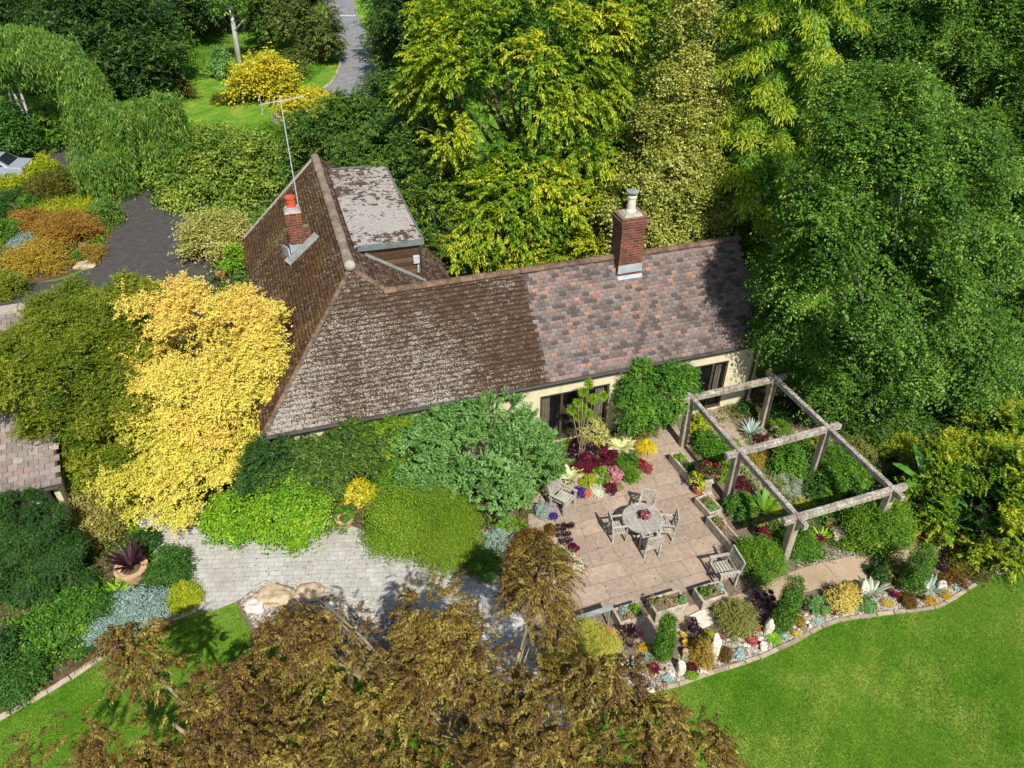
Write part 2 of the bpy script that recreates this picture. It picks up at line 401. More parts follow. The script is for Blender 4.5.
def plank_mat():
    t = NT('weatherboard'); v = t.obj(); c = t.ramp(t.attr(), [(0, srgb(86, 68, 50)), (1, srgb(128, 102, 76))])
    c = t.mix(1.0, c, t.ramp(t.noise(v, 8, 4, .7), [(.25, (.7, .7, .7)), (.75, (1.2, 1.2, 1.2))]), 'MULTIPLY'); return t.fin(c, .9, .2)
M['plank'] = plank_mat()
M['car'] = simple('silver_paint', srgb(150, 160, 174), srgb(162, 170, 182), 2, .25, .6, 0)
M['tyre'] = simple('rubber', srgb(30, 30, 30), srgb(44, 44, 44), 4, .9, .2, 0)
M['redlamp'] = simple('red_lens', srgb(150, 16, 16), srgb(170, 26, 26), 4, .3, .5, 0)

# ------------------------------------------------------------------ foliage
def leaf_quads(P, D, N, L, Wd, cup=.12):
    """diamond leaves: base P, direction D, normal N, length L, width Wd -> verts, faces"""
    D = nrm(D); S_ = nrm(np.cross(D, N)); N2 = np.cross(S_, D); L = L[:, None]; Wd = Wd[:, None]
    mid = P + D * L * .48 + N2 * L * cup
    V = np.stack([P, mid + S_ * Wd * .5, P + D * L - N2 * L * cup * .4, mid - S_ * Wd * .5], 1).reshape(-1, 3)
    return V, np.arange(len(P) * 4).reshape(-1, 4)

def rdir(n):
    return nrm(rng.normal(size=(n, 3)))

def clump_leaves(C, Nn, ctint, R, per, ll, lw, flat=.35, droop=.15, jit=.5, tvar=.18, edge=.35):
    """each clump: a little dome of leaves around C facing Nn"""
    k = len(C); n = k * per
    C = np.repeat(C, per, 0); Nn = np.repeat(nrm(Nn), per, 0); ct = np.repeat(ctint, per)
    Rr = np.repeat(np.broadcast_to(R, (k,)), per)
    a = np.where(np.abs(Nn[:, 2:3]) < .9, np.array([[0, 0, 1.0]]), np.array([[1.0, 0, 0]]))
    U = nrm(np.cross(Nn, a)); Vv = np.cross(Nn, U)
    q = rng.uniform(0, 2 * PI, n); rr = np.sqrt(rng.uniform(0, 1, n)) * 1.1
    u, v = np.cos(q) * rr, np.sin(q) * rr
    ww = rng.normal(size=n) * flat * .6 - edge * rr ** 2
    P = C + (U * u[:, None] + Vv * v[:, None] + Nn * ww[:, None]) * Rr[:, None]
    D = U * u[:, None] + Vv * v[:, None] + rng.normal(size=(n, 3)) * jit + Nn * .25
    D[:, 2] -= droop * 2
    N2 = Nn + rng.normal(size=(n, 3)) * .45
    L = ll * rng.uniform(.6, 1.25, n); Wd = lw * rng.uniform(.7, 1.2, n)
    V, F = leaf_quads(P - nrm(D) * L[:, None] * .3, D, N2, L, Wd)
    return V, F, np.clip(ct + rng.normal(size=n) * tvar, 0, 1)

def nz(P, lam, k=6):
    a = np.zeros(len(P))
    for i in range(k):
        d = rdir(1)[0] * (2 * PI / lam) * (1.0 if i < 3 else 1.9); a += np.sin(P @ d + rng.uniform(0, 6.28)) * (1 if i < 3 else .6)
    return a / 2.0
def shoots(P, D, L, pairs, ll, lw, droop, tint, spread=.8):
    n = len(P); j = np.linspace(.12, 1, pairs); D = nrm(D); L = np.broadcast_to(L, (n,))
    side = nrm(np.cross(D, np.array([0, 0, 1.0]) + rng.normal(size=(n, 3)) * .25))
    X = P[:, None] + D[:, None] * (L[:, None] * j)[..., None] + np.array([0, 0, -1.0]) * (droop * L[:, None] * j ** 2)[..., None]
    tan = D[:, None] + np.array([0, 0, -2.0]) * (droop * j)[None, :, None]
    V = []; T = []
    for s in (-1, 1):
        d = tan * .7 + side[:, None] * s * spread + rng.normal(size=(n, pairs, 3)) * .22 + np.array([0, 0, -.35]); nn = np.broadcast_to(np.array([0, 0, 1.0]), d.shape) + rng.normal(size=d.shape) * .4
        v, f = leaf_quads(X.reshape(-1, 3), d.reshape(-1, 3), nn.reshape(-1, 3), ll * rng.uniform(.65, 1.2, n * pairs), lw * rng.uniform(.7, 1.2, n * pairs)); V.append(v)
        T.append(np.clip(np.repeat(tint, pairs) + rng.normal(size=n * pairs) * .13, 0, 1))
    V = np.concatenate(V); return V, np.arange(len(V)).reshape(-1, 4), np.concatenate(T)
def lobe_points(lobes, n, rmin=.7, low=-.55, inside=.8):
    lobes = np.asarray(lobes, float); ar = lobes[:, 3] * lobes[:, 4] + lobes[:, 4] * lobes[:, 5] + lobes[:, 3] * lobes[:, 5]
    P = []; Nn = []; T = []; got = 0; it = 0
    lam = float(np.clip(.8 * np.median(lobes[:, 3:6].mean(1)), .12, 2.3)); dirs = [(rdir(1)[0] * 2 * PI / lam * f, rng.uniform(0, 6.28), w_) for f, w_ in ((1, 1), (1, 1), (.8, 1), (1.9, .6), (2.1, .6), (1.7, .6))]
    NZ = [lambda q: sum(np.sin(q @ d_ + f_) * w_ for d_, f_, w_ in dirs) / 2.0]
    while got < n and it < 12:
        it += 1; m = int(n * 1.6) + 10
        i = rng.choice(len(lobes), m, p=ar / ar.sum()); d = rdir(m)
        t = 1 - (1 - rmin) * rng.uniform(0, 1, m) ** 1.6
        wob = 1 + .13 * np.sin(d[:, 0] * 5 + i * 1.7) * np.cos(d[:, 2] * 6 + i) + .07 * np.sin(d[:, 1] * 11 + i * 3)
        r = lobes[i, 3:6]; p0 = lobes[i, :3] + d * r; a = sum(nzf(p0) for nzf in NZ); sz = r.mean(1)
        p = lobes[i, :3] + d * r * (t * wob * (1 + .17 * np.clip(a, -1.2, 1.2)))[:, None]
        ok = (d[:, 2] > low) & (p[:, 2] > .06) & ((a > -.45) | (rng.uniform(0, 1, m) < .4))
        for j in range(len(lobes)):
            e = np.linalg.norm((p - lobes[j, :3]) / lobes[j, 3:6], axis=1); ok &= ~((e < inside * .95) & (i != j))
        P.append(p[ok]); Nn.append(nrm(d / r)[ok]); T.append(t[ok]); got += ok.sum()
    return np.concatenate(P)[:n], np.concatenate(Nn)[:n], np.concatenate(T)[:n]

def bough_points(lobes, n, Rb, up, rmin, low, inside, fill=.13, dome=.6):
    lobes = np.asarray(lobes, float); r = lobes[:, 3:6]
    area = (4 * PI * (((r[:, 0] * r[:, 1]) ** 1.6 + (r[:, 0] * r[:, 2]) ** 1.6 + (r[:, 1] * r[:, 2]) ** 1.6) / 3) ** (1 / 1.6)).sum() * .62
    nb = max(6, int(1.02 * area / (PI * Rb * Rb))); nf = int(n * fill); per = max(3, (n - nf) // nb)
    P, Nn, T = lobe_points(lobes, nb, max(rmin, .78), low, inside); nb = len(P)
    m = nrm(Nn * (1 - up) + np.array([0, 0, up]) + rng.normal(size=Nn.shape) * .16)
    a = np.where(np.abs(m[:, 2:3]) < .9, np.array([[0, 0, 1.0]]), np.array([[1.0, 0, 0]])); U = nrm(np.cross(m, a)); Vv = np.cross(m, U)
    q = rng.uniform(0, 2 * PI, (nb, per)); rr = np.sqrt(rng.uniform(0, 1, (nb, per))); R = Rb * rng.uniform(.6, 1.3, (nb, 1)); el = rng.uniform(.65, 1.0, (nb, 1))
    u = np.cos(q) * rr; v = np.sin(q) * rr * el
    lat = U[:, None] * u[..., None] + Vv[:, None] * v[..., None]
    C = P[:, None] + lat * R[..., None] + m[:, None] * (-(dome * rr ** 2) * R + rng.normal(size=rr.shape) * .08 * R)[..., None]
    N2 = nrm(m[:, None] + lat * .75); bt = rng.normal(size=(nb, 1)) * .12
    C, N2, T2, B2 = C.reshape(-1, 3), N2.reshape(-1, 3), np.repeat(T, per) * .5 + (.5 * (1 - .25 * rr)).ravel(), np.repeat(bt, per)
    if nf:
        Pf, Nf, Tf = lobe_points(lobes, nf, .45, low, .6); Pc = lobes[:, :3].mean(0)
        C = np.concatenate([C, Pf + (Pc - Pf) * .18]); N2 = np.concatenate([N2, Nf]); T2 = np.concatenate([T2, Tf * .5]); B2 = np.concatenate([B2, np.zeros(len(Pf))])
    return C, N2, T2, B2
def crown_mesh(lobes, clumps, R, per, ll, lw, up=.3, flat=.35, droop=.15, rmin=.7, low=-.55, tmode='rand', tvar=.18, edge=.35, base=(0, 0, 0), inside=.8, jit=.5, bough=0, dome=.5, spray=0):
    if bough:
        P, m, T, bt = bough_points(lobes, clumps, bough, up, rmin, low, inside, dome=dome); ct = .42 + bt + rng.normal(size=len(P)) * .12
        m = nrm(m + rng.normal(size=m.shape) * .18)
        if tmode == 'height': zz = P[:, 2]; ct = .08 + .8 * np.clip((zz - zz.min()) / (zz.max() - zz.min()), 0, 1) ** 1.3 + bt * 1.2 + rng.normal(size=len(P)) * .1
        if tmode == 'tip': ct = .1 + .8 * np.clip((T - .6) / .4, 0, 1) ** 1.5 + bt
    else:
        P, Nn, T = lobe_points(lobes, clumps, rmin, low, inside)
        m = nrm(Nn * (1 - up) + np.array([0, 0, up]) + rng.normal(size=Nn.shape) * .22)
        ct = .42 + rng.normal(size=len(P)) * .16
    if bough and spray:
        ns = max(20, int(len(P) * per / (2 * spray))); i = rng.choice(len(P), ns, replace=ns > len(P)); off = rng.normal(size=(ns, 3)) * R * .35
        D = m[i] + rng.normal(size=(ns, 3)) * .6 + np.array([0, 0, .12 - droop])
        V, F, t = shoots(P[i] + off - nrm(D) * R * .5 - np.asarray(base), D, R * 1.5 * rng.uniform(.5, 1.35, ns), spray, ll, lw, .12 + droop * .8, np.clip(ct[i] + rng.normal(size=ns) * tvar * .5, 0, 1), .85)
        return mesh_np('crown', V, F, t)
    V, F, t = clump_leaves(P - np.asarray(base), m, ct, R * rng.uniform(.7, 1.3, len(P)), per, ll, lw, flat, droop, jit, tvar, edge)
    return mesh_np('crown', V, F, t)

def vis(p):
    """view depression at point, and px per metre"""
    d = np.asarray(p) - CAM; return math.atan2(-d[2], math.hypot(d[0], d[1])), FPX / depth(p)
def lobe_at(px, py, w, h, Y):
    c = gy(px, py, Y); ph, sc = vis(c); rx = w / 2 / sc; hh = h / 2 / sc
    ry = min(rx * .95, .8 * hh / max(math.sin(ph), .2)); rz = math.sqrt(max(hh ** 2 - (ry * math.sin(ph)) ** 2, (.4 * hh) ** 2)) / math.cos(ph)
    return (c[0], c[1], c[2], rx, ry, rz)
def ground_dome(px, py, w, h, z0=0.0, sit=.55, maxh=None):
    zc = .3
    for _ in range(8):
        c = gp(px, py, z0 + zc); ph, sc = vis(c); rx = w / 2 / sc; hh = h / 2 / sc
        ry = min(rx, .85 * hh / math.sin(ph)); rz = math.sqrt(max(hh ** 2 - (ry * math.sin(ph)) ** 2, (.3 * hh) ** 2)) / math.cos(ph)
        if maxh: rz = min(rz, maxh / (1 + sit))
        zc = rz * sit
    return (c[0], c[1], z0 + zc, rx, ry, rz)

def limbs(mb, base, lobes, r0, n=6, spread=.8, seg=6):
    """trunk plus limbs reaching into the lobes, base-local"""
    lobes = np.asarray(lobes, float); top = lobes[:, :3].mean(0) - base
    H = max(top[2], .5); fork = np.array([top[0] * .35, top[1] * .35, H * .55])
    mb.tube([(0, 0, -.15), tuple(fork * .5 + np.array([.05, .03, 0]) * H * .3), tuple(fork), tuple(top)], [r0 * 1.25, r0, r0 * .75, r0 * .3], 9)
    for k in range(n):
        l = lobes[k % len(lobes)]; e = l[:3] - base + rdir(1)[0] * l[3:6] * spread * .7
        s = fork * random.uniform(.55, 1.0); m = s * .45 + e * .55 + np.array([0, 0, .08 * H])
        mb.tube([tuple(s), tuple(m), tuple(e)], [r0 * .5, r0 * .28, r0 * .07], seg)
        for j in range(2):
            e2 = e + rdir(1)[0] * l[3:6] * .5 * min(1, spread + .2); mb.tube([tuple(m), tuple((m + e2) / 2 + np.array([0, 0, .1])), tuple(e2)], [r0 * .2, r0 * .12, r0 * .03], 5)

# preset: (leaf length, leaf width, clump radius factor, up, flat, droop, edge)
def tree(name, label, cat, lobes, palk, ll, lw, clumpR, cover, up=.3, flat=.35, droop=.15, rmin=.65, low=-.6, tmode='rand', r0=.16, bark='bark', base=None, nl=7, tvar=.18, edge=.35, group=None, per=26, jit=.5, inside=.8, bough=None, dome=.5, spread=.8, spray=7):
    ll *= .66; lw *= .66; per = int(per * 1.3); lobes = np.asarray(lobes, float)
    if base is None: base = (lobes[:, 0].mean(), lobes[:, 1].mean(), 0)
    base = np.array(base, float)
    root = thing(name, label, cat, base, 0, group)
    mb = MB(); limbs(mb, base, lobes, r0, nl, spread); mb.build('trunk', M[bark], root, smooth=True)
    area = sum(4 * PI * ((l[3] * l[4]) ** 1.6 / 3 + (l[3] * l[5]) ** 1.6 / 3 + (l[4] * l[5]) ** 1.6 / 3) ** (1 / 1.6) for l in lobes) * .7
    nleaf = cover * area / (ll * lw * .5); clumps = max(12, int(nleaf / per))
    me = crown_mesh(lobes, clumps, clumpR, per, ll, lw, up, flat, droop, rmin, low, tmode, tvar, edge, base, inside, jit, bough if bough is not None else max(.25, .3 * float(np.median(lobes[:, 3:6].mean(1)))), dome, spray)
    link('crown', me, LM(palk) if palk in PALS else M[palk], root)
    return root

NLEAF = [0]
def bush(px, py, w, h, palk, label, name='shrub', cat='shrub', ll=.09, lw=.055, cover=3.2, z0=0.0, maxh=None, up=.25, flat=.4, droop=.1, cr=.16, flowers=None, fden=.25, fs=.07, tmode='rand', group=None, stem=True, sit=.55, per=22, jit=.5, lumps=1, tvar=.18, spray=True):
    ll *= .76; lw *= .76; l = ground_dome(px, py, w, h, z0, sit, maxh); c = np.array(l[:3]); r = np.array(l[3:6])
    lobes = [l]
    if lumps > 1:
        lobes = [(c[0], c[1], c[2], r[0] * .8, r[1] * .8, r[2] * .85)]
        for k in range(lumps):
            q = 2 * PI * k / lumps + rng.uniform(-.5, .5); s = rng.uniform(.42, .6)
            lobes.append((c[0] + math.cos(q) * r[0] * (1 - s), c[1] + math.sin(q) * r[1] * (1 - s), c[2] + rng.uniform(-.15, .25) * r[2], r[0] * s, r[1] * s, r[2] * s * 1.1))
    base = np.array([c[0], c[1], z0]); R = max(.05, cr * (r[0] + r[1] + r[2]) / 3 * 2)
    a = ((r[0] * r[1]) ** 1.6 + (r[0] * r[2]) ** 1.6 + (r[1] * r[2]) ** 1.6) / 3
    area = 3 * PI * a ** (1 / 1.6) * (1.25 if lumps > 1 else 1)
    n = cover * area / (ll * lw * .5); clumps = max(10, int(n / per))
    NLEAF[0] += clumps * per
    me = crown_mesh(lobes, clumps, R, per, ll, lw, up, flat, droop, .72, -.25, tmode, tvar, .35, base, .75, jit, (.3 if lumps > 1 else .36) * float(np.mean(r)) if np.mean(r) > .22 else 0, .5, 4 if spray else 0)
    big = r[2] > .3 and stem
    if not big and not flowers:
        o = link(name, me, LM(palk), None, base); return meta(o, label, cat, group)
    root = thing(name, label, cat, base, 0, group)
    link('foliage', me, LM(palk), root)
    if big:
        mb = MB()
        for k in range(4):
            e = (rdir(1)[0] * .5 + np.array([0, 0, .5])) * r; mb.tube([(0, 0, -.05), tuple(e * .4 + np.array([0, 0, c[2] - z0]) * .5), tuple(e + np.array([0, 0, c[2] - z0]))], [.05 * r[2] + .01, .03 * r[2] + .008, .006], 5)
        mb.build('stem', M['bark'], root)
    if flowers:
        nf = max(8, int(fden * area / (fs * fs)))
        P, Nn, T = lobe_points(lobes, nf, .96, .0, .75); P = P - base + Nn * .02
        V, F, t = clump_leaves(P, Nn + np.array([0, 0, .4]), .5 + rng.normal(size=len(P)) * .2, fs * .5, 5, fs * .7, fs * .5, .3, 0, .3, .2, .2)
        link('blossoms', mesh_np('blossoms', V, F, t), LM(flowers), root)
    return root

def rosette_geo(c, R, n, wd, rise=.5, rings=3, nrmv=(0, 0, 1), curl=.25):
    """radial fleshy leaves, two quads long"""
    V = []; F = []; T = []; nv = Vector(nrmv).normalized(); a = nv.orthogonal().normalized(); b = nv.cross(a); c = Vector(c)
    for k in range(rings):
        rr = R * (1 - .28 * k); el = rise * (.35 + 1.5 * k / max(rings - 1, 1))
        for i in range(n):
            q = 2 * PI * (i + .5 * k) / n + random.uniform(-.12, .12); d = a * math.cos(q) + b * math.sin(q); s = a * -math.sin(q) + b * math.cos(q)
            ln = rr * random.uniform(.85, 1.1); up = nv * math.sin(el) + d * math.cos(el); tip = d * math.cos(el - curl) + nv * math.sin(el - curl)
            o = len(V); w0 = wd * R
            p1 = c + up * ln * .55; p2 = p1 + tip * ln * .45
            V += [c + s * w0 * .3, c - s * w0 * .3, p1 - s * w0 * .5 + nv * .01, p1 + s * w0 * .5 + nv * .01, p2 - s * w0 * .06, p2 + s * w0 * .06]
            F += [(o, o + 1, o + 2, o + 3), (o + 3, o + 2, o + 4, o + 5)]; tt = min(1, max(0, .35 + .2 * k / rings + random.gauss(0, .16))); T += [tt, tt]
    return V, F, T
def rosettes(px, py, w, h, palk, label, n=6, R=.14, leaves=9, wd=.34, rise=.45, z0=0.0, stalk=.15, name='succulent', cat='succulent', rings=3, curl=.25, group=None):
    c = gp(px, py, z0 + stalk * .5); sc = FPX / depth(c); rx, ry = w / 2 / sc, h / 2 / sc / max(math.sin(vis(c)[0]), .4)
    GEO = []; pts = []
    for i in range(n):
        for _ in range(40):
            q = random.uniform(0, 2 * PI); s = math.sqrt(random.random()) * (0 if n == 1 else 1); p = (math.cos(q) * s * max(rx - R, 0), math.sin(q) * s * max(ry - R, 0))
            if all(math.hypot(p[0] - o[0], p[1] - o[1]) > R * 1.25 for o in pts): break
        pts.append(p); z = stalk * random.uniform(.6, 1.4); lean = Vector((p[0] * .6, p[1] * .6 - .15, 1))
        GEO.append(rosette_geo((p[0], p[1], z), R * random.uniform(.8, 1.15), leaves, wd, rise, rings, lean, curl))
    base = (c[0], c[1], z0)
    if n == 1:
        v, f, t = GEO[0]; return meta(link(name, mesh_np(name, [tuple(q) for q in v], f, t), LM(palk), None, base), label, cat, group)
    root = thing(name, label, cat, base, 0, group)
    for v, f, t in GEO: link('rosette', mesh_np('rosette', [tuple(q) for q in v], f, t), LM(palk), root)
    mb = MB()
    for p in pts: mb.tube([(p[0] * .5, p[1] * .5, -.02), (p[0], p[1], stalk)], .012, 5)
    mb.build('stem', M['twig'], root); return root

def paddles(px, py, w, palk, label, n=9, L=.7, wd=.2, z0=0.0, name='large_leaf_plant', cat='plant', arch=.5, steep=.9, stemh=.0, loc=None):
    """big strap or paddle leaves, each 6 segments, folded along the midrib"""
    c = gp(px, py, z0 + L * .3) if loc is None else np.array(loc); V = []; F = []; T = []
    for i in range(n):
        q = 2 * PI * i / n * 1.618 * 1.0 + random.uniform(-.3, .3); el = steep * random.uniform(.7, 1.15); ln = L * random.uniform(.7, 1.15)
        p = Vector((math.cos(q) * .03, math.sin(q) * .03, stemh * random.uniform(.5, 1.0) if stemh else 0)); seg = 7; tt = random.uniform(.1, .9)
        for k in range(seg + 1):
            f = k / seg; e2 = el - arch * 1.6 * f ** 1.6; d = Vector((math.cos(q) * math.cos(e2), math.sin(q) * math.cos(e2), math.sin(e2)))
            s = Vector((-math.sin(q), math.cos(q), 0)); nn = s.cross(d) * -1
            ww = wd * (math.sin(PI * min(1, f * .93 + .06)) ** .7) * (.35 if f < .15 else 1) * .5
            o = len(V); V += [p + s * ww + nn * ww * -.25, p, p - s * ww + nn * ww * -.25]
            if k:
                F += [(o - 3, o - 2, o + 1, o), (o - 2, o - 1, o + 2, o + 1)]; T += [min(1, max(0, tt + random.gauss(0, .08)))] * 2
            p = p + d * ln / seg
    o = link(name, mesh_np(name, [tuple(v) for v in V], F, T, smooth=True), LM(palk), None, (c[0], c[1], z0)); return meta(o, label, cat)

def strands(px, py, w, h, palk, label, n=260, name='ornamental_grass', cat='grass plant', wd=.02, z0=0.0, droop=1.0, rise=1.0):
    l = ground_dome(px, py, w, h, z0); R = (l[3] + l[4]) / 2; H = l[5] * 1.5; V = []; F = []; T = []
    for i in range(n):
        q = random.uniform(0, 2 * PI); s = Vector((-math.sin(q), math.cos(q), 0)); d = Vector((math.cos(q), math.sin(q), 0)); rr = R * random.uniform(.35, 1.05); tt = min(1, max(0, random.gauss(.5, .22)))
        for k in range(5):
            f = k / 4; p = d * rr * f + Vector((0, 0, H * rise * math.sin(f * PI * .62) * (1 - .25 * droop * f * f) * (1.2 - rr / R * .6))); ww = wd * (1 - f * .85) * .5
            o = len(V); V += [p + s * ww, p - s * ww]
            if k: F.append((o - 2, o - 1, o + 1, o)); T.append(tt)
    o = link(name, mesh_np(name, [tuple(v) for v in V], F, T), LM(palk), None, (l[0], l[1], z0)); return meta(o, label, cat)

def rock(px, py, w, h, mat, label, z0=0.0, tall=.5, name='rock', loc=None, size=None, group=None, seed=None, rz=0.0):
    if loc is None:
        l = ground_dome(px, py, w, h, z0, .3); c = (l[0], l[1], z0); rx, ry, rz_ = l[3], l[4], max(l[5], l[3] * tall * .6)
    else: c = loc; rx, ry, rz_ = size
    bm = bmesh.new(); bmesh.ops.create_icosphere(bm, subdivisions=3, radius=1); sd = random.uniform(0, 50)
    for v in bm.verts:
        p = v.co.copy(); k = 1 + .28 * mn.noise(p * 1.3 + Vector((sd, 0, 0))) + .12 * mn.noise(p * 3.5 + Vector((0, sd, 0)))
        p = Vector((max(-.78, min(.78, p.x)), max(-.78, min(.78, p.y)), max(-.4, min(.8, p.z)))) * k
        v.co = (p.x * rx * 1.2, p.y * ry * 1.2, p.z * rz_ * 1.15 + rz_ * .3)
    me = bpy.data.meshes.new(name); bm.to_mesh(me); bm.free()
    o = link(name, me, M[mat], None, c); o.rotation_euler = (0, 0, rz); return meta(o, label, 'rock', group)

def crom(pts, closed, n=6):
    P = [np.array(p, float) for p in pts]; m = len(P); out = []
    rngi = range(m if closed else m - 1)
    for i in rngi:
        p0 = P[(i - 1) % m] if closed else P[max(i - 1, 0)]; p1 = P[i]; p2 = P[(i + 1) % m] if closed else P[i + 1]; p3 = P[(i + 2) % m] if closed else P[min(i + 2, m - 1)]
        for k in range(n):
            t = k / n; out.append(.5 * ((2 * p1) + (-p0 + p2) * t + (2 * p0 - 5 * p1 + 4 * p2 - p3) * t * t + (-p0 + 3 * p1 - 3 * p2 + p3) * t ** 3))
    if not closed: out.append(P[-1])
    return out
def sheet(name, pix, z, mat, smooth=5, world=False):
    W = [np.array(p, float) if world else gp(p[0], p[1], 0)[:2] for p in pix]
    if smooth: W = crom(W, True, smooth)
    pts = [Vector((p[0], p[1], 0)) for p in W]; tris = tessellate_polygon([pts])
    me = bpy.data.meshes.new(name); me.from_pydata([(p.x, p.y, z) for p in pts], [], [tuple(t) for t in tris])
    bm = bmesh.new(); bm.from_mesh(me); bmesh.ops.recalc_face_normals(bm, faces=bm.faces)
    if sum(f.normal.z for f in bm.faces) < 0: bmesh.ops.reverse_faces(bm, faces=bm.faces)
    bm.to_mesh(me); bm.free()
    o = link(name, me, mat); o['kind'] = 'structure'; return o, [(p.x, p.y) for p in pts]
def in_poly(P, poly):
    x, y = P[:, 0], P[:, 1]; r = np.zeros(len(P), bool); n = len(poly); j = n - 1
    for i in range(n):
        xi, yi = poly[i]; xj, yj = poly[j]
        r ^= ((yi > y) != (yj > y)) & (x < (xj - xi) * (y - yi) / (yj - yi + 1e-12) + xi); j = i
    return r

# ================================================================== SETTING
def flat(name, x0, x1, y0, y1, z, mat):
    o = link(name, mesh_np(name, [(x0, y0, z), (x1, y0, z), (x1, y1, z), (x0, y1, z)], [[0, 1, 2, 3]]), mat); o['kind'] = 'structure'; return o
flat('lawn', -400, 400, -60, 700, 0.0, M['lawn'])
_, BED_L = sheet('garden_bed', [(-60, 470), (60, 478), (110, 498), (120, 520), (150, 560), (198, 607), (171, 619), (140, 634), (108.6, 652), (84, 668), (58, 685), (30, 700), (0, 718), (-60, 745)], .004, M['soil'], 3)
sheet('garden_bed', [(60, 470), (180, 430), (270, 425), (420, 400), (525, 380), (640, 372), (668, 405), (600, 470), (560, 500), (552, 600), (520, 604), (488, 580), (430, 585), (350, 560), (230, 550), (180, 525), (110, 505)], .004, M['soil'], 3)
sheet('rockery_ground', [(236, 602), (262, 580), (305, 578), (350, 596), (420, 606), (500, 604), (560, 606), (600, 640), (660, 670), (637, 693), (600, 712), (520, 735), (430, 725), (330, 660), (262, 640)], .006, M['gravel_bed'], 3)
_, ROCKERY = sheet('rockery_bed', [(560, 622), (600, 610), (740, 585), (752, 560), (690, 470), (660, 425), (700, 395), (775, 372), (860, 390), (960, 440), (1060, 520), (1060, 575), (1000, 571), (976.5, 583), (956, 596), (938, 606), (910, 610), (884, 613), (837, 620), (814, 629.5), (794, 641), (747.5, 661), (710, 672.5), (677, 684), (637, 693.6), (590, 705), (560, 690)], .004, M['gravel_bed'], 2)
_, PATH = sheet('paved_path', [(96, 500), (150, 510), (215, 502), (330, 520), (430, 555), (490, 570), (512, 600), (556, 680), (580, 722), (536, 735), (500, 690), (470, 640), (430, 618), (370, 610), (300, 588), (258, 588), (236, 602), (197, 610), (165, 572), (135, 520)], .012, M['path'], 4)
_, PATIO = sheet('patio', [(545, 478), (600, 462), (640, 436), (652, 420), (672, 418), (700, 468), (738, 545), (744, 575), (700, 588), (585, 616), (555, 608), (530, 560), (528, 510)], .016, M['patio'], 0)
sheet('sandstone_path', [(746, 592), (800, 569), (870, 552), (935, 532), (948, 546), (880, 574), (806, 592), (760, 606), (700, 630), (640, 645), (640, 618), (700, 604)], .014, M['sandpath'], 3)
sheet('pergola_path', [(680, 400), (716, 396), (760, 468), (806, 540), (782, 545), (728, 470)], .014, M['patio'], 0)
sheet('driveway', [(130, 192), (196, 205), (240, 300), (205, 335), (60, 340), (-80, 345), (-80, 300), (0, 285), (60, 280), (96, 262), (108, 238)], .008, M['asphalt'], 3)
sheet('driveway', [(-120, 178), (0, 168), (60, 150), (92, 140), (104, 148), (60, 170), (0, 190), (-120, 215)], .008, M['asphalt'], 2)
sheet('road', [(318, -16), (330, 15.6), (334, 37), (339.6, 57), (338.6, 70), (328, 86), (300, 102), (270, 117), (300, 132), (360, 118), (400, 98), (394, 72), (369, 37), (358, 15.6), (348, -16)], .008, M['road'], 4)
mb = MB()
for k in range(7):
    p = gp(332.5 + 3.6 * k, 15.7, 0); mb.box((p[0], p[1], .0135), (.34, .3, .004))
o = mb.build('road_marking', M['paint']); o['kind'] = 'structure'
# kerb along the road verge and stone edgings of the lawns
def strip_stones(name, pix, wd, hgt, mat, ln=.35, z=0.0, jit=.02):
    P = crom([gp(x, y, 0)[:2] for x, y in pix], False, 8); P = np.array(P); seg = np.linalg.norm(np.diff(P, axis=0), axis=1); cs = np.concatenate([[0], np.cumsum(seg)])
    mb = MB(); s = 0
    while s < cs[-1] - .05:
        l2 = min(ln * random.uniform(.7, 1.3), cs[-1] - s); a = [np.interp(s + .01, cs, P[:, i]) for i in (0, 1)]; b = [np.interp(s + l2 - .01, cs, P[:, i]) for i in (0, 1)]
        h2 = hgt * random.uniform(.8, 1.2); mb.bar((a[0] + random.uniform(-jit, jit), a[1] + random.uniform(-jit, jit), z + h2 / 2), (b[0], b[1], z + h2 / 2), wd * random.uniform(.85, 1.1), h2); s += l2
    o = mb.build(name, M[mat], bevel=.006 if wd > .1 else 0); o['kind'] = 'structure'; return o
strip_stones('lawn_edging', [(590, 708), (637, 694.5), (677, 685), (710, 673.5), (747.5, 662), (794, 642), (814, 630.5), (837, 621), (884, 614), (910, 611), (938, 607), (956, 597), (976.5, 584), (1003, 572), (1060, 574)], .1, .05, 'edging', .5)
strip_stones('lawn_edging', [(-60, 748), (0, 718.5), (30, 701), (58, 686), (84, 669), (108.6, 653), (140, 635), (171, 620), (197, 610)], .16, .06, 'edging', .5)
strip_stones('road_kerb', [(318, -16), (330, 15.6), (334, 37), (339.6, 57), (338.6, 70), (328, 86), (300, 102)], .2, .1, 'edging', 1.0)
strip_stones('patio_kerb', [(552, 566), (556, 602), (566, 618)], .16, .1, 'edging', .45)

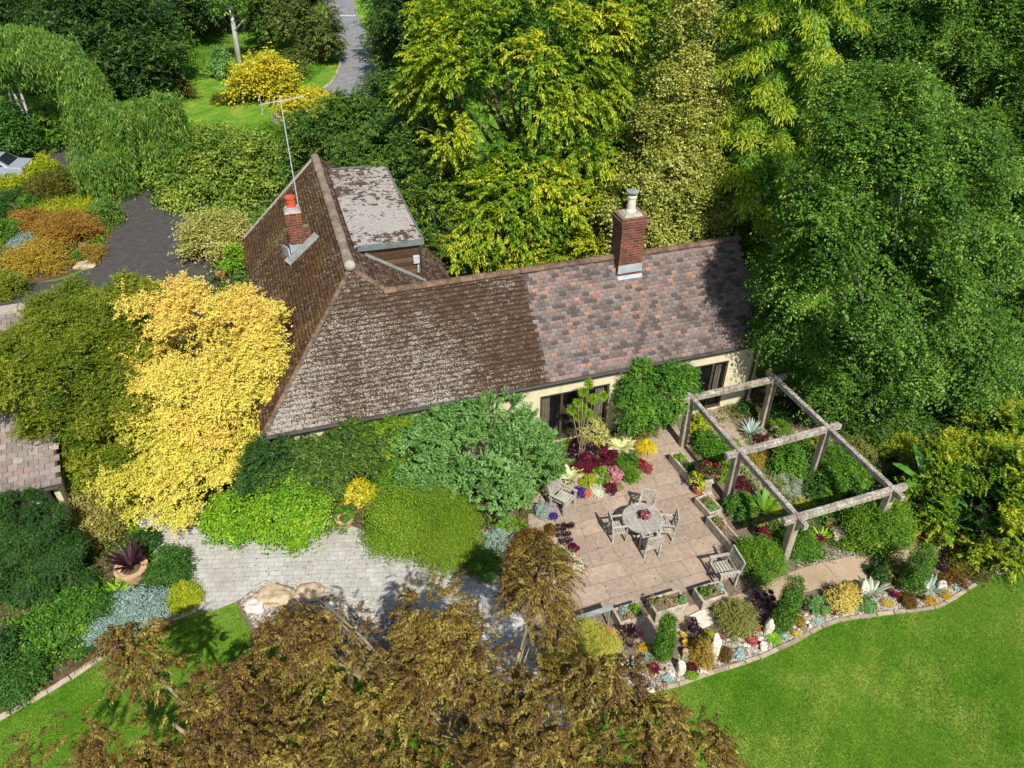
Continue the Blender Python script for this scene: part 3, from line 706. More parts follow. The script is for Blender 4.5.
# turf blades (uncountable)
def blades(name, pix, n, mat, h=.032, wd=.01, avoid=()):
    poly = [tuple(gp(x, y, 0)[:2]) for x, y in pix]; P = np.array(poly); lo, hi = P.min(0), P.max(0)
    Q = rng.uniform(lo, hi, (n * 3, 2)); Q = Q[in_poly(Q, poly)]
    for av in avoid: Q = Q[~in_poly(Q, av)]
    Q = Q[:n]; n = len(Q)
    B = np.concatenate([Q, np.zeros((n, 1))], 1); d = rdir(n) * .6; d[:, 2] = 1; d = nrm(d); q = rng.uniform(0, PI, n); s = np.stack([np.cos(q), np.sin(q), np.zeros(n)], 1) * wd
    V = np.stack([B - s, B + s, B + d * (h * rng.uniform(.5, 1.3, n))[:, None]], 1).reshape(-1, 3)
    t = np.clip(.45 + .25 * np.sin(Q[:, 0] * 1.1 + 1.5 * np.sin(Q[:, 1] * .7)) * np.cos(Q[:, 1] * .9) + rng.normal(size=n) * .22, 0, 1)
    o = link(name, mesh_np(name, V, np.arange(n * 3).reshape(-1, 3), t), mat); o['kind'] = 'stuff'; meta(o, 'short mown green turf blades covering the lawn', None); return o
GRASSM = leafmat('turf', [srgb(84, 132, 30, 1.12), srgb(112, 156, 44, 1.15), srgb(166, 182, 88, 1.15)], .4, .6, .2)
blades('grass', [(590, 712), (637, 697), (677, 688), (710, 676), (747, 664), (794, 645), (814, 633), (837, 623), (884, 616), (938, 609), (956, 600), (976, 587), (1030, 576), (1180, 570), (1200, 800), (560, 800)], 240000, GRASSM)
blades('grass', [(-10, 722), (58, 688), (108, 655), (171, 622), (238, 606), (262, 640), (330, 662), (430, 725), (430, 790), (-130, 790), (-130, 772)], 130000, GRASSM)
blades('grass', [(165, 135), (185, 80), (225, 55), (300, 90), (330, 65), (336, 60), (320, 40), (200, 40), (85, 55), (40, 100), (0, 150), (60, 145), (100, 130)], 60000, GRASSM, .12, .04)
# pebbles along the rockery edge and in the beds (uncountable)
def pebbles(name, pix, n, mat, r0, r1, label, z=.004):
    poly = [tuple(gp(x, y, 0)[:2]) for x, y in pix]; P = np.array(poly); lo, hi = P.min(0), P.max(0)
    Q = rng.uniform(lo, hi, (n * 4, 2)); Q = Q[in_poly(Q, poly)][:n]; n = len(Q)
    base = np.array([(1, 0, 0), (-.5, .87, 0), (-.5, -.87, 0), (0, 0, .8)]); r = rng.uniform(r0, r1, n) ; q = rng.uniform(0, 2 * PI, n)
    ca, sa = np.cos(q), np.sin(q); bx = base[None] * (1 + rng.normal(size=(n, 4, 1)) * .2)
    X = (bx[:, :, 0] * ca[:, None] - bx[:, :, 1] * sa[:, None]) * r[:, None] + Q[:, :1]; Y = (bx[:, :, 0] * sa[:, None] + bx[:, :, 1] * ca[:, None]) * r[:, None] + Q[:, 1:2]; Z = bx[:, :, 2] * r[:, None] + z
    V = np.stack([X, Y, Z], 2).reshape(-1, 3); F = (np.arange(n)[:, None, None] * 4 + np.array([[0, 1, 3], [1, 2, 3], [2, 0, 3]])[None]).reshape(-1, 3)
    o = link(name, mesh_np(name, V, F, np.repeat(rng.uniform(0, 1, n), 3)), M[mat]); return meta(o, label, None, None, 'stuff')
pebbles('gravel', [(637, 692), (677, 682.5), (710, 671), (747.5, 659), (794, 639), (814, 628), (837, 618.5), (884, 611), (910, 608), (938, 604), (956, 594), (976, 580), (960, 560), (900, 590), (840, 600), (760, 630), (690, 650), (640, 670), (600, 690)], 9000, 'pebbles', .015, .05, 'pale mixed gravel spread along the rockery edge by the lawn')
pebbles('gravel', [(240, 602), (262, 580), (305, 579), (350, 596), (420, 606), (430, 630), (330, 650), (262, 638)], 4000, 'pebbles', .015, .06, 'pale gravel on the rockery mound beside the grey path')
pebbles('gravel', [(795, 560), (880, 540), (890, 520), (800, 500), (740, 440), (780, 420), (860, 470), (920, 520), (900, 545), (800, 568)], 4000, 'pebbles', .015, .05, 'pale gravel between the plants under the pergola')

# ================================================================== COTTAGE
HY = 0.317
HO = np.array([9.05, 22.71])
def hw(a, n, z=0.0):
    return np.array([HO[0] + a * math.cos(HY) - n * math.sin(HY), HO[1] + a * math.sin(HY) + n * math.cos(HY), z])
TH = math.radians(42.6); TT = math.tan(TH)
house = thing('cottage', 'long cream cottage with brown tiled roofs, two brick chimneys and a flat dormer', 'house', (HO[0], HO[1], 0), HY)

def tile_slope(P0, U, Vd, ulen, vlen, keep, tw, th, jit=.006, lift=.03, split=False):
    P0, U, Vd = np.array(P0, float), np.array(U, float), np.array(Vd, float); N = np.cross(U, Vd); N /= np.linalg.norm(N)
    if N[2] < 0: N = -N
    V = []; F = []; T = []; rows = int(vlen / th) + 1
    for r in range(rows):
        v0 = r * th; off = (r % 2) * tw * .5
        for i in range(-1, int(ulen / tw) + 2):
            u0 = i * tw + off; uc, vc = u0 + tw / 2, v0 + th / 2
            if not keep(uc, vc): continue
            j = random.gauss(0, jit); l1 = lift + abs(random.gauss(0, .008)); l0 = .004 + random.gauss(0, .003)
            a, b = u0 + .006, u0 + tw - .006; va, vb = v0 + j, v0 + th * 1.12 + j
            o = len(V)
            V += [P0 + U * a + Vd * va + N * l1, P0 + U * b + Vd * va + N * (l1 + random.gauss(0, .004)), P0 + U * b + Vd * vb + N * l0, P0 + U * a + Vd * vb + N * l0,
                  P0 + U * a + Vd * va - N * .005, P0 + U * b + Vd * va - N * .005]
            t = random.random()
            if split:
                f = random.uniform(.5, .75); k = len(V); V += [V[o] * (1 - f) + V[o + 3] * f, V[o + 1] * (1 - f) + V[o + 2] * f]
                F += [(o, o + 1, k + 1, k), (k, k + 1, o + 2, o + 3), (o + 4, o + 5, o + 1, o)]; T += [.4 + .6 * t, .35 * t, .2 * t]
            else: F += [(o, o + 1, o + 2, o + 3), (o + 4, o + 5, o + 1, o)]; T += [t, t]
    return V, F, T
A_L, A_R, A_RG, A_HIP = -17.4, 0.05, -13.85, -12.86
N_RG, Z_E, N_AP, Z_AP, N_FAR = 2.88, 2.9, 3.58, 6.2, 13.9
Z_RG = Z_E + N_RG * TT
ct, st = math.cos(TH), math.sin(TH)
def front_keep(lo, hi):
    def k(u, v):
        a = A_L + u; n = v * ct
        if not (lo <= a < hi) or n < -.03: return False
        if a < A_L + n * (A_RG - A_L) / N_AP + .02: return False
        top = N_RG if a > A_HIP else (Z_AP - .67 * (a - A_RG) - Z_E) / TT
        return n < top - .01
    return k
SPLIT = -8.2
V, F, T = tile_slope((A_L, 0, Z_E), (1, 0, 0), (0, ct, st), 17.5, 5.0, front_keep(-99, SPLIT), .2, .155, .008, .045, True)
link('old_roof', mesh_np('old_roof', V, F, T), M['tile_front'], house)
V, F, T = tile_slope((A_L, 0, Z_E), (1, 0, 0), (0, ct, st), 17.5, 5.0, front_keep(SPLIT, A_R), .23, .135, .004, .02)
link('new_roof', mesh_np('new_roof', V, F, T), M['tile_new'], house)
V, F, T = tile_slope((A_L, 0, Z_E), (0, 1, 0), (ct, 0, st), 14.0, 5.2, lambda u, v: v > -.02 and v * ct < A_RG - A_L - .01 and u > v * ct * N_AP / (A_RG - A_L) + .02 and u < N_FAR, .2, .155, .008, .04, True)
link('mossy_roof', mesh_np('mossy_roof', V, F, T), M['tile_left'], house)
TR = math.atan(.67); AR_E = -9.9; zre = Z_AP - .67 * (AR_E - A_RG)
def right_keep(u, v):
    a = AR_E - v * math.cos(TR); n = N_FAR - u; z = Z_AP - .67 * (a - A_RG)
    if a < A_RG + .02 or a > AR_E: return False
    if -13.4 < a < -11.2 and 5.3 < n < 12.4: return False
    if n < N_AP and z > Z_E + n * TT: return n > (z - Z_E) / TT and False
    if n < N_RG: return False
    if n < 6 and z < Z_RG - (n - N_RG) * TT + .02: return False
    return n > (z - Z_E) / TT if n < N_AP else True
V, F, T = tile_slope((AR_E, N_FAR, zre), (0, -1, 0), (-math.cos(TR), 0, math.sin(TR)), 11.5, 4.9, right_keep, .2, .155)
link('east_roof', mesh_np('east_roof', V, F, T), M['tile_right'], house)
V, F, T = tile_slope((A_R, 2 * N_RG, Z_E), (-1, 0, 0), (0, -ct, st), 12.9, 4.0, lambda u, v: v > -.02 and v * ct < N_RG - .01 and (A_R - u) > A_HIP and 0 <= u, .27, .165)
link('rear_roof', mesh_np('rear_roof', V, F, T), M['tile_right'], house)
# deck under the tiles
mb = MB(); e = -.03
mb.add([(A_L, 0, Z_E + e), (A_R, 0, Z_E + e), (A_R, N_RG, Z_RG + e), (A_HIP, N_RG, Z_RG + e), (A_RG, N_AP, Z_AP + e)], [(0, 1, 2, 3, 4)])
mb.add([(A_L, 0, Z_E + e), (A_RG, N_AP, Z_AP + e), (A_RG, N_FAR, Z_AP + e), (A_L, N_FAR, Z_E + e)], [(0, 1, 2, 3)])
mb.add([(A_RG, N_AP, Z_AP + e), (A_HIP, N_RG, Z_RG + e), (AR_E, 4.95, zre + e), (AR_E, N_FAR, zre + e), (A_RG, N_FAR, Z_AP + e)], [(0, 1, 2, 3, 4)])
mb.add([(A_HIP, N_RG, Z_RG + e), (A_R, N_RG, Z_RG + e), (A_R, 2 * N_RG, Z_E + e), (-9.0, 2 * N_RG, Z_E + e)], [(0, 1, 2, 3)])
mb.build('roof_deck', M['gutter'], house)
def ridge_run(mb, p0, p1, r, ln=.42, flat_=.75):
    p0, p1 = Vector(p0), Vector(p1); L = (p1 - p0).length; d = (p1 - p0).normalized(); n = max(1, int(L / ln)); s = d.cross(Vector((0, 0, 1))).normalized(); u = s.cross(d)
    for i in range(n):
        a = p0 + d * (L * i / n + .004); b = p0 + d * (L * (i + 1) / n - .004); k = random.uniform(.94, 1.08); V = []; F = []; m = 7
        for q, e_ in ((a, 1.0), (b, .96)):
            for j in range(m):
                th = PI * j / (m - 1); V.append(q + s * math.cos(th) * r * k * e_ + u * (math.sin(th) * r * flat_ * k * e_ - r * .28))
        F = [(j, j + 1, m + j + 1, m + j) for j in range(m - 1)] + [tuple(range(m)), tuple(range(m, 2 * m))[::-1]]
        mb.add(V, F)
mb = MB(); ridge_run(mb, (A_RG, N_AP - .05, Z_AP + .05), (A_RG, N_FAR + .05, Z_AP + .05), .17); mb.build('ridge_tiles', M['greyridge'], house)
mb = MB(); ridge_run(mb, (A_HIP - .1, N_RG, Z_RG + .05), (A_R + .03, N_RG, Z_RG + .05), .15); mb.build('ridge_tiles', M['brownridge'], house)
mb = MB(); ridge_run(mb, (A_L, 0, Z_E + .02), (A_RG, N_AP, Z_AP + .02), .08, .16); mb.build('hip_tiles', M['brownridge'], house)
mb = MB(); ridge_run(mb, (A_RG, N_AP, Z_AP + .03), (A_HIP, N_RG, Z_RG + .04), .11, .2); mb.build('hip_tiles', M['brownridge'], house)
mb = MB(); mb.lathe([(.02, .2), (.13, .16), (.19, .05), (.2, -.08)][::-1], 12, (A_RG, N_AP, Z_AP + .06)); mb.build('hip_cap', M['mortar'], house, smooth=True)
# verge along the far gable
mb = MB()
for k in range(12):
    f0, f1 = k / 12, (k + 1) / 12; g = lambda f: (A_L + (A_RG - A_L) * f, N_FAR - .02, Z_E + (Z_AP - Z_E) * f + .05)
    mb.bar(g(f0), tuple(Vector(g(f1)) * .97 + Vector(g(f0)) * .03), .16, .06)
mb.build('verge_tiles', M['mortar'], house)
# walls
W1, W2 = (-8.45, -5.9), (-3.0, -1.23); ZB, ZT = .08, 2.2
mb = MB(); ya, yb = .2, .45; ym = (ya + yb) / 2; yt = yb - ya
for (x0, x1) in ((A_L + .3, W1[0]), (W1[1], W2[0]), (W2[1], A_R - .02)):
    mb.box(((x0 + x1) / 2, ym, 1.45), (x1 - x0, yt, 3.0))
for (x0, x1) in (W1, W2):
    mb.box(((x0 + x1) / 2, ym, (ZT + 2.95) / 2), (x1 - x0, yt, 2.95 - ZT)); mb.box(((x0 + x1) / 2, ym, ZB / 2 - .02), (x1 - x0, yt, ZB + .04))
mb.prism([(A_R - .3, .451, 0), (A_R - .3, 5.3, 0), (A_R - .3, 5.3, Z_E + .2), (A_R - .3, N_RG, Z_RG - .12), (A_R - .3, .451, Z_E + .2)], (.27, 0, 0))
mb.box((-4.6, 5.42, 1.45), (9.0, .24, 2.9))
mb.box((A_L + .42, 7.1, 1.45), (.24, 13.2, 2.9))
mb.box((AR_E - .35, 9.6, zre / 2), (.24, 8.2, zre - .05))
mb.prism([(A_L + .55, N_FAR - .1, 0), (AR_E - .5, N_FAR - .1, 0), (AR_E - .5, N_FAR - .1, zre), (A_RG, N_FAR - .1, Z_AP - .1), (A_L + .55, N_FAR - .1, Z_E)], (0, -.24, 0))
mb.build('wall', M['render'], house)
mb = MB(); mb.box((-7.2, 2.9, 1.3), (2.9, .1, 2.5)); mb.box((-2.1, 2.9, 1.3), (2.2, .1, 2.5)); mb.box((-4.8, 1.7, .02), (9, 2.4, .06)); mb.build('room_wall', M['interior'], house)
def window(x0, x1, mull):
    fr = MB(); y = .27; wd = .075
    for x in [x0 + wd / 2, x1 - wd / 2] + mull: fr.box((x, y, (ZB + ZT) / 2), (wd if x not in mull else .09, .09, ZT - ZB))
    fr.box(((x0 + x1) / 2, y, ZT - .035), (x1 - x0 - .002, .084, .07)); fr.box(((x0 + x1) / 2, y, ZB + .05), (x1 - x0 - .002, .084, .1))
    f = fr.build('window', M['darkframe'], house)
    xs = [x0 + wd] + [m for m in mull] + [x1 - wd]
    for i in range(len(xs) - 1):
        g = MB(); g.box(((xs[i] + xs[i + 1]) / 2, y + .01, (ZB + ZT) / 2), (xs[i + 1] - xs[i] - .05, .012, ZT - ZB - .12)); g.build('pane', M['glass'], f)
window(*W1, [-7.65, -6.75]); window(*W2, [-2.4, -1.82])
for x0, x1 in ((-8.36, -8.0), (-6.3, -5.98), (-2.92, -2.66), (-1.52, -1.3)):
    mb = MB(); n_ = 7
    for k in range(n_): mb.box((x0 + (x1 - x0) * (k + .5) / n_, .48 + .03 * (k % 2), 1.15), ((x1 - x0) / n_ * 1.05, .02, 2.05))
    mb.build('curtain', M['curtain'], house)
mb = MB(); mb.tube([(-.2, .12, 2.8), (-.2, .13, .1)], .04, 8); mb.build('downpipe', M['gutter'], house)
mb = MB(); mb.box(((A_L + A_R) / 2 + .1, .06, 2.78), (A_R - A_L - .3, .035, .2)); mb.build('fascia', M['gutter'], house)
mb = MB(); mb.tube([(A_L + .1, -.03, 2.84), (A_R, -.03, 2.84)], .058, 8); mb.build('gutter', M['gutter'], house)
# right-hand chimney
ch = MB(); cx, cn = -4.5, 2.72; ch.box((cx, cn, 6.0), (.86, .74, 2.2)); b = ch.build('chimney', M['brick'], house)
mb = MB(); mb.box((cx, cn, 6.93), (.94, .82, .1)); mb.box((cx, cn, 7.05), (1.0, .88, .12)); mb.box((cx, cn, 7.16), (.93, .8, .08)); mb.build('corbel', M['brick'], b)
mb = MB(); mb.box((cx, cn, 7.24), (.7, .6, .09), taper=.75); mb.build('mortar_cap', M['mortar'], b)
mb = MB(); mb.lathe([(.17, 7.25), (.18, 7.32), (.145, 7.38), (.135, 7.75), (.16, 7.78), (.16, 7.84), (.11, 7.86)], 16, (cx, cn, 0)); mb.build('chimney_pot', M['rock_pale'], b, smooth=False)
mb = MB(); mb.tube([(cx, cn, 7.86), (cx, cn, 7.95)], .07, 10); mb.lathe([(.2, 7.95), (.21, 8.0), (.05, 8.05)], 16, (cx, cn, 0)); mb.build('cowl', M['lead'], b)
mb = MB(); mb.box((cx, cn - .385, 5.33), (.9, .025, .3)); mb.add([(cx - .47, cn - .4, Z_E + (cn - .4) * TT + .06), (cx + .47, cn - .4, Z_E + (cn - .4) * TT + .06), (cx + .47, cn - .5, Z_E + (cn - .5) * TT + .05), (cx - .47, cn - .5, Z_E + (cn - .5) * TT + .05)], [(0, 1, 2, 3)])
mb.build('flashing', M['leadwhite'], b)
# left-hand chimney on the mossy slope
lz = lambda a: Z_E + (a - A_L) * TT
cx, cn = -15.25, 8.15; ch = MB(); ch.box((cx, cn, 5.45), (.56, .6, 1.9)); b = ch.build('chimney', M['brick'], house); b['label'] = 'small red brick chimney with grey flashing boards on mossy slope'
mb = MB(); mb.box((cx, cn, 6.44), (.6, .64, .08), taper=.8); mb.build('mortar_cap', M['mortar'], b)
mb = MB(); mb.lathe([(.19, 6.45), (.2, 6.55), (.17, 6.6), (.165, 6.84), (.185, 6.86), (.185, 6.93), (.12, 6.93)], 16, (cx, cn, 0)); mb.build('chimney_pot', M['claycowl'], b)
mb = MB(); mb.tube([(cx, cn, 6.46), (cx, cn, 6.56)], .23, 16); mb.build('pot_collar', M['leadwhite'], b)
mb = MB(); mb.box((cx + .38, cn - .1, 5.55), (.2, .3, .5)); mb.build('brick_shoulder', M['brick'], b)
mb = MB(); mb.bar((-15.6, 7.62, lz(-15.6) + .14), (-14.55, 7.42, lz(-14.55) + .16), .05, .28); mb.bar((-15.55, 7.68, lz(-15.55) + .04), (-14.55, 7.48, lz(-14.55) + .04), .26, .03); mb.build('flashing_board', M['lead'], b)
mb = MB(); mb.bar((-15.71, 7.66, lz(-15.71) + .14), (-15.61, 7.63, lz(-15.61) + .14), .08, .36); mb.build('board_end', M['leadwhite'], b)
mb = MB(); mb.bar((-15.8, 8.7, lz(-15.8) + .28), (-15.62, 8.1, lz(-15.62) + .22), .06, .4); mb.box((-15.25, 7.835, 5.05), (.6, .025, .3)); mb.box((-15.545, 8.0, 4.9), (.025, .5, .34)); mb.build('flashing', M['leadwhite'], b)
# dormer
D0, D1, DN0, DN1, DZ = -13.5, -11.15, 5.2, 12.5, 6.08
mb = MB(); mb.add([(D0, DN0, DZ + .03), (D1, DN0, DZ - .04), (D1, DN1, DZ - .04), (D0, DN1, DZ + .03), (D0, DN0, DZ - .04), (D1, DN0, DZ - .11), (D1, DN1, DZ - .11), (D0, DN1, DZ - .04)], [(0, 1, 2, 3), (4, 7, 6, 5), (0, 4, 5, 1), (1, 5, 6, 2), (2, 6, 7, 3), (3, 7, 4, 0)])
dm = mb.build('dormer', M['flatroof'], house)
mb = MB(); mb.bar((D0 + .1, DN0 - .03, DZ - .05), (D1 + .03, DN0 - .03, DZ - .11), .05, .2); mb.bar((D1 + .03, DN0 - .05, DZ - .1), (D1 + .03, DN1 + .03, DZ - .1), .05, .2); mb.bar((D0 + .1, DN1 + .03, DZ - .05), (D1, DN1 + .03, DZ - .1), .05, .2)
mb.build('fascia', M['fascia'], dm)
mb = MB(); zc = lambda a: Z_AP - .67 * (a - A_RG)
z = DZ - .2; k = 0
while z > 4.2:
    zb = z - .165; aL = A_RG + (Z_AP - zb - .02) / .67 - .1; aL = max(aL, D0 + .15)
    if aL < D1 - .1: mb.box(((aL + D1 - .08) / 2, DN0 + .1 - .012 * (k % 2), (z + zb) / 2), (D1 - .08 - aL, .03, .15), Euler((.22, 0, 0)).to_matrix())
    z = zb; k += 1
mb.build('weatherboard', M['plank'], dm)
mb = MB(); mb.prism([(D0 + .1, DN0 + .14, DZ - .15), (D1 - .1, DN0 + .14, DZ - .15), (D1 - .1, DN0 + .14, 4.2), (D1 - .6, DN0 + .14, 4.4)], (0, DN1 - DN0 - .28, 0)); mb.build('dormer_core', M['plank'], dm)
mb = MB(); mb.bar((D0 + .35, DN0 - .02, zc(D0 + .35) + .06), (D1 + .02, DN0 - .02, zc(D1) + .06), .16, .05); mb.build('flashing', M['lead'], dm)
mb = MB(); mb.tube([(D1 - .06, DN0 + .02, DZ - .3), (D1 - .06, DN0 + .02, 4.35)], .035, 6); mb.build('downpipe', M['gutter'], dm)
mb = MB(); mb.box((D1 - .25, DN0 + .03, 5.3), (.22, .1, .3)); mb.tube([(D1 - .2, DN0 - .02, 5.1), (D1 - .22, DN0 - .02, 4.8)], .04, 6); mb.build('alarm_box', M['alu'], dm, bevel=.01)
for nn in (6.6, 8.8, 11.0):
    mb = MB(); mb.box((D1 - .07, nn, 5.2), (.06, 1.3, 1.0)); f = mb.build('window', M['rock_pale'], dm); g = MB(); g.box((D1 - .035, nn, 5.2), (.02, 1.12, .84)); g.build('pane', M['glass'], f)

# aerial on its mast, strapped to the small chimney
ap = hw(-15.0, 8.5); t = thing('tv_aerial', 'tall thin silver television aerial mast beside the small brick chimney', 'aerial', ap)
mb = MB(); mb.tube([(0, 0, 4.9), (0, 0, 10.3)], .02, 6); mb.build('mast', M['alu'], t)
mb = MB(); bd = Vector((.93, .2, .12)).normalized(); c0 = Vector((.05, 0, 10.15)); pd = Vector((-.2, .93, 0)).normalized()
mb.tube([c0 - bd * .75, c0 + bd * .75], .014, 5); mb.build('boom', M['alu'], t)
mb = MB()
for k in range(11):
    p = c0 + bd * (-.7 + .14 * k); mb.tube([p - pd * .26, p + pd * .26], .007, 4)
for z in (-.25, .25): mb.tube([c0 - bd * .7 + Vector((0, 0, z)) - pd * .3, c0 - bd * .7 + Vector((0, 0, z)) + pd * .3], .012, 4)
mb.tube([c0 - bd * .7 + Vector((0, 0, -.35)), c0 - bd * .7 + Vector((0, 0, .35))], .012, 4)
mb.build('element_rods', M['alu'], t)

# outbuilding at the left edge
OB = gp(58, 484, 2.5); OY = math.radians(22); ob = thing('outbuilding', 'low outbuilding with grey pink tiled roof half hidden by the olive tree', 'outbuilding', (OB[0], OB[1], 0), OY)
oa = math.atan2(2.5, 6.03); V, F, T = tile_slope((-8, 0, 2.5), (1, 0, 0), (0, math.cos(oa), math.sin(oa)), 8, 6.6, lambda u, v: 0 < u < 8 and v * math.cos(oa) < 6.0, .27, .19, .004, .022)
link('roof', mesh_np('roof', V, F, T), M['tile_out'], ob)
mb = MB(); mb.add([(-8, 0, 2.47), (0, 0, 2.47), (0, 6.03, 4.97), (-8, 6.03, 4.97)], [(0, 1, 2, 3)]); mb.build('roof_deck', M['gutter'], ob)
mb = MB()
for k in range(14): mb.box((-7.75 + .56 * k, 6.16, 5.04 + random.uniform(-.01, .01)), (.54, .42, .13))
mb.build('coping', M['mortar'], ob, bevel=.01)
mb = MB(); mb.prism([(-.25, .2, 0), (-.25, 6.3, 0), (-.25, 6.3, 4.9), (-.25, 6.0, 4.9), (-.25, .2, 2.5)], (.15, 0, 0)); mb.box((-4.2, .32, 1.22), (7.6, .2, 2.44)); mb.box((-4.2, 6.17, 2.45), (7.6, .24, 4.9)); mb.build('wall', M['render'], ob)
mb = MB(); mb.tube([(-8, -.06, 2.44), (0, -.06, 2.44)], .055, 8); mb.build('gutter', M['gutter'], ob)
sheet('garden_bed', [(-60, 190), (60, 172), (112, 180), (112, 236), (97, 260), (60, 278), (0, 287), (-60, 292)], .010, M['soil'], 3)
sheet('rockery_bed', [(660, 430), (700, 440), (770, 540), (800, 600), (700, 650), (590, 690), (545, 640), (560, 560)], .0025, M['gravel_bed'], 0)

# ================================================================== PERGOLA
PY = .34887; PE = np.array([math.cos(PY), math.sin(PY)]); PN = np.array([math.sin(PY), -math.cos(PY)]); P0 = np.array([6.044, 20.355])
pg = thing('pergola', 'weathered grey timber pergola of six posts and open beams over planted beds', 'pergola', (P0[0], P0[1], 0), PY)
PW, PL = 3.33, (0, 2.873, 5.793)
for i, l in enumerate(PL):
    for x in (0, PW):
        mb = MB(); mb.box((x, -l, 1.02), (.23, .23, 2.08), Euler((random.uniform(-.01, .01), random.uniform(-.01, .01), 0)).to_matrix()); mb.build('post', M['post'], pg, bevel=.02)
    mb = MB(); mb.box((PW / 2 + .02, -l, 2.125), (PW + .95, .19, .2), Euler((0, random.uniform(-.006, .006), random.uniform(-.008, .008))).to_matrix()); mb.build('cross_beam', M['timber'], pg, bevel=.02)
for x in (0, PW):
    mb = MB(); mb.box((x, -PL[2] / 2, 2.16), (.15, PL[2] + .85, .2)); mb.build('long_beam', M['timber'], pg, bevel=.015)

# ================================================================== FURNITURE
tc = np.array([4.03, 16.18, 0])
tb = thing('garden_table', 'round silvered wooden garden table on the sandstone patio', 'table', tc, .3)
mb = MB(); R0 = .63
for k in range(-8, 9):
    x = k * .07; hl = math.sqrt(max(0, .56 ** 2 - x * x)); hl and mb.box((x, 0, .715), (.064, 2 * hl, .03))
mb.build('table_top', M['tabletop'], tb)
mb = MB()
for k in range(24):
    a0, a1 = 2 * PI * k / 24 + .004, 2 * PI * (k + 1) / 24 - .004; P = [(r * math.cos(a), r * math.sin(a), .70) for r, a in ((.545, a0), (R0, a0), (R0, a1), (.545, a1))]; mb.prism(P, (0, 0, .036))
mb.build('rim', M['tabletop'], tb)
mb = MB(); mb.tube([(0, 0, .1), (0, 0, .7)], .05, 8)
for k in range(4):
    q = PI / 4 + PI / 2 * k; mb.bar((.05 * math.cos(q), .05 * math.sin(q), .12), (.42 * math.cos(q), .42 * math.sin(q), .04), .06, .07)
mb.build('pedestal', M['teak'], tb)

def side_chair():
    r = thing('garden_chair', 'x', 'chair', (0, 0, 0), 0, 'chairs around the garden table')     # faces +y
    for sx in (-1, 1):
        mb = MB(); mb.bar((sx * .23, .2, 0), (sx * .23, .2, .66), .05, .05); mb.build('leg', M['teak'], r)
        mb = MB(); mb.bar((sx * .23, -.21, 0), (sx * .23, -.23, .45), .05, .05); mb.bar((sx * .23, -.23, .452), (sx * .23, -.3, .98), .05, .04); mb.build('leg', M['teak'], r)
        mb = MB(); mb.bar((sx * .23, -.26, .67), (sx * .23, .26, .685), .065, .03); mb.build('armrest', M['teak'], r)
    mb = MB()
    for k in range(6): mb.box((0, -.17 + .075 * k, .44), (.46, .058, .022))
    for y in (-.2, .2): mb.box((0, y, .395), (.42, .03, .06))
    for x in (-.22, .22): mb.box((x, 0, .39), (.028, .38, .06))
    mb.build('seat', M['teak'], r)
    mb = MB(); L = lambda u, v: (u * .21, -.235 - .066 * (v - .47) / .5, v)
    mb.bar(L(-1, .96), L(1, .96), .035, .075); mb.bar(L(-1, .55), L(1, .55), .03, .05)
    for k in range(3):
        for a, b in ((-1, -.33), (-.33, .33), (.33, 1)):
            z0, z1 = .58 + .12 * k, .69 + .12 * k; mb.bar(L(a, z0), L(b, z1), .014, .028); mb.bar(L(a, z1), L(b, z0), .02, .028)
    mb.build('backrest', M['teak'], r)
    return r
ch0 = side_chair()
for i, (px, py, lab) in enumerate([(647.5, 536, 'slatted garden chair nearest the lawn at the round table, lattice back towards the viewer'), (621, 526.5, 'slatted garden chair left of the round table, long shadow behind its back'),
                                   (669, 526, 'slatted garden chair on the right of the round table, seen edge on'), (648, 502, 'slatted garden chair half hidden behind the round table')]):
    c = ch0 if i == 0 else copy_tree(ch0); p = gp(px, py, .45); d = tc - p; d[2] = 0; u = d / np.linalg.norm(d); p = tc - u * (.74 if i != 3 else .7)
    c.location = (p[0], p[1], .018); c.rotation_euler = (0, 0, math.atan2(u[1], u[0]) - PI / 2); c['label'] = lab

def arm_chair(label, p, look, wd=.62):
    d = np.array(look[:2]) - np.array(p[:2]); r = thing('armchair', label, 'armchair', (p[0], p[1], .018), math.atan2(d[1], d[0]) - PI / 2, 'wooden armchairs at the patio edge'); h = wd / 2
    for sx in (-1, 1):
        mb = MB(); mb.bar((sx * h, .26, 0), (sx * h, .26, .62), .065, .065); mb.build('leg', M['teak'], r)
        mb = MB(); mb.bar((sx * h, -.24, 0), (sx * h, -.26, .44), .065, .065); mb.bar((sx * h, -.26, .442), (sx * h, -.38, .98), .06, .05); mb.build('leg', M['teak'], r)
        mb = MB(); mb.bar((sx * h, -.3, .635), (sx * h, .32, .65), .09, .035); mb.build('armrest', M['teak'], r)
    mb = MB()
    for k in range(6): mb.box((0, -.2 + .092 * k, .42), (wd - .07, .068, .025))
    mb.box((0, .25, .36), (wd - .07, .03, .08)); mb.build('seat', M['teak'], r)
    mb = MB(); mb.bar((-h, -.375, .96), (h, -.375, .96), .045, .09); mb.bar((-h + .03, -.28, .52), (h - .03, -.28, .52), .04, .06)
    for k in range(7):
        x = -h + .08 + k * (wd - .16) / 6; mb.bar((x, -.285, .54), (x, -.365, .93), .045, .018)
    mb.build('backrest', M['teak'], r); return r
p = gp(563, 498, .42); arm_chair('silvered wooden armchair beside the blue green tree and purple flowers', p, (p[0] + 1.0, p[1] - .75))
p = gp(724, 569, .45); arm_chair('weathered wooden armchair beside the clipped green shrub at the patio corner', p, (p[0] - 1.0, p[1] - .25), .66)

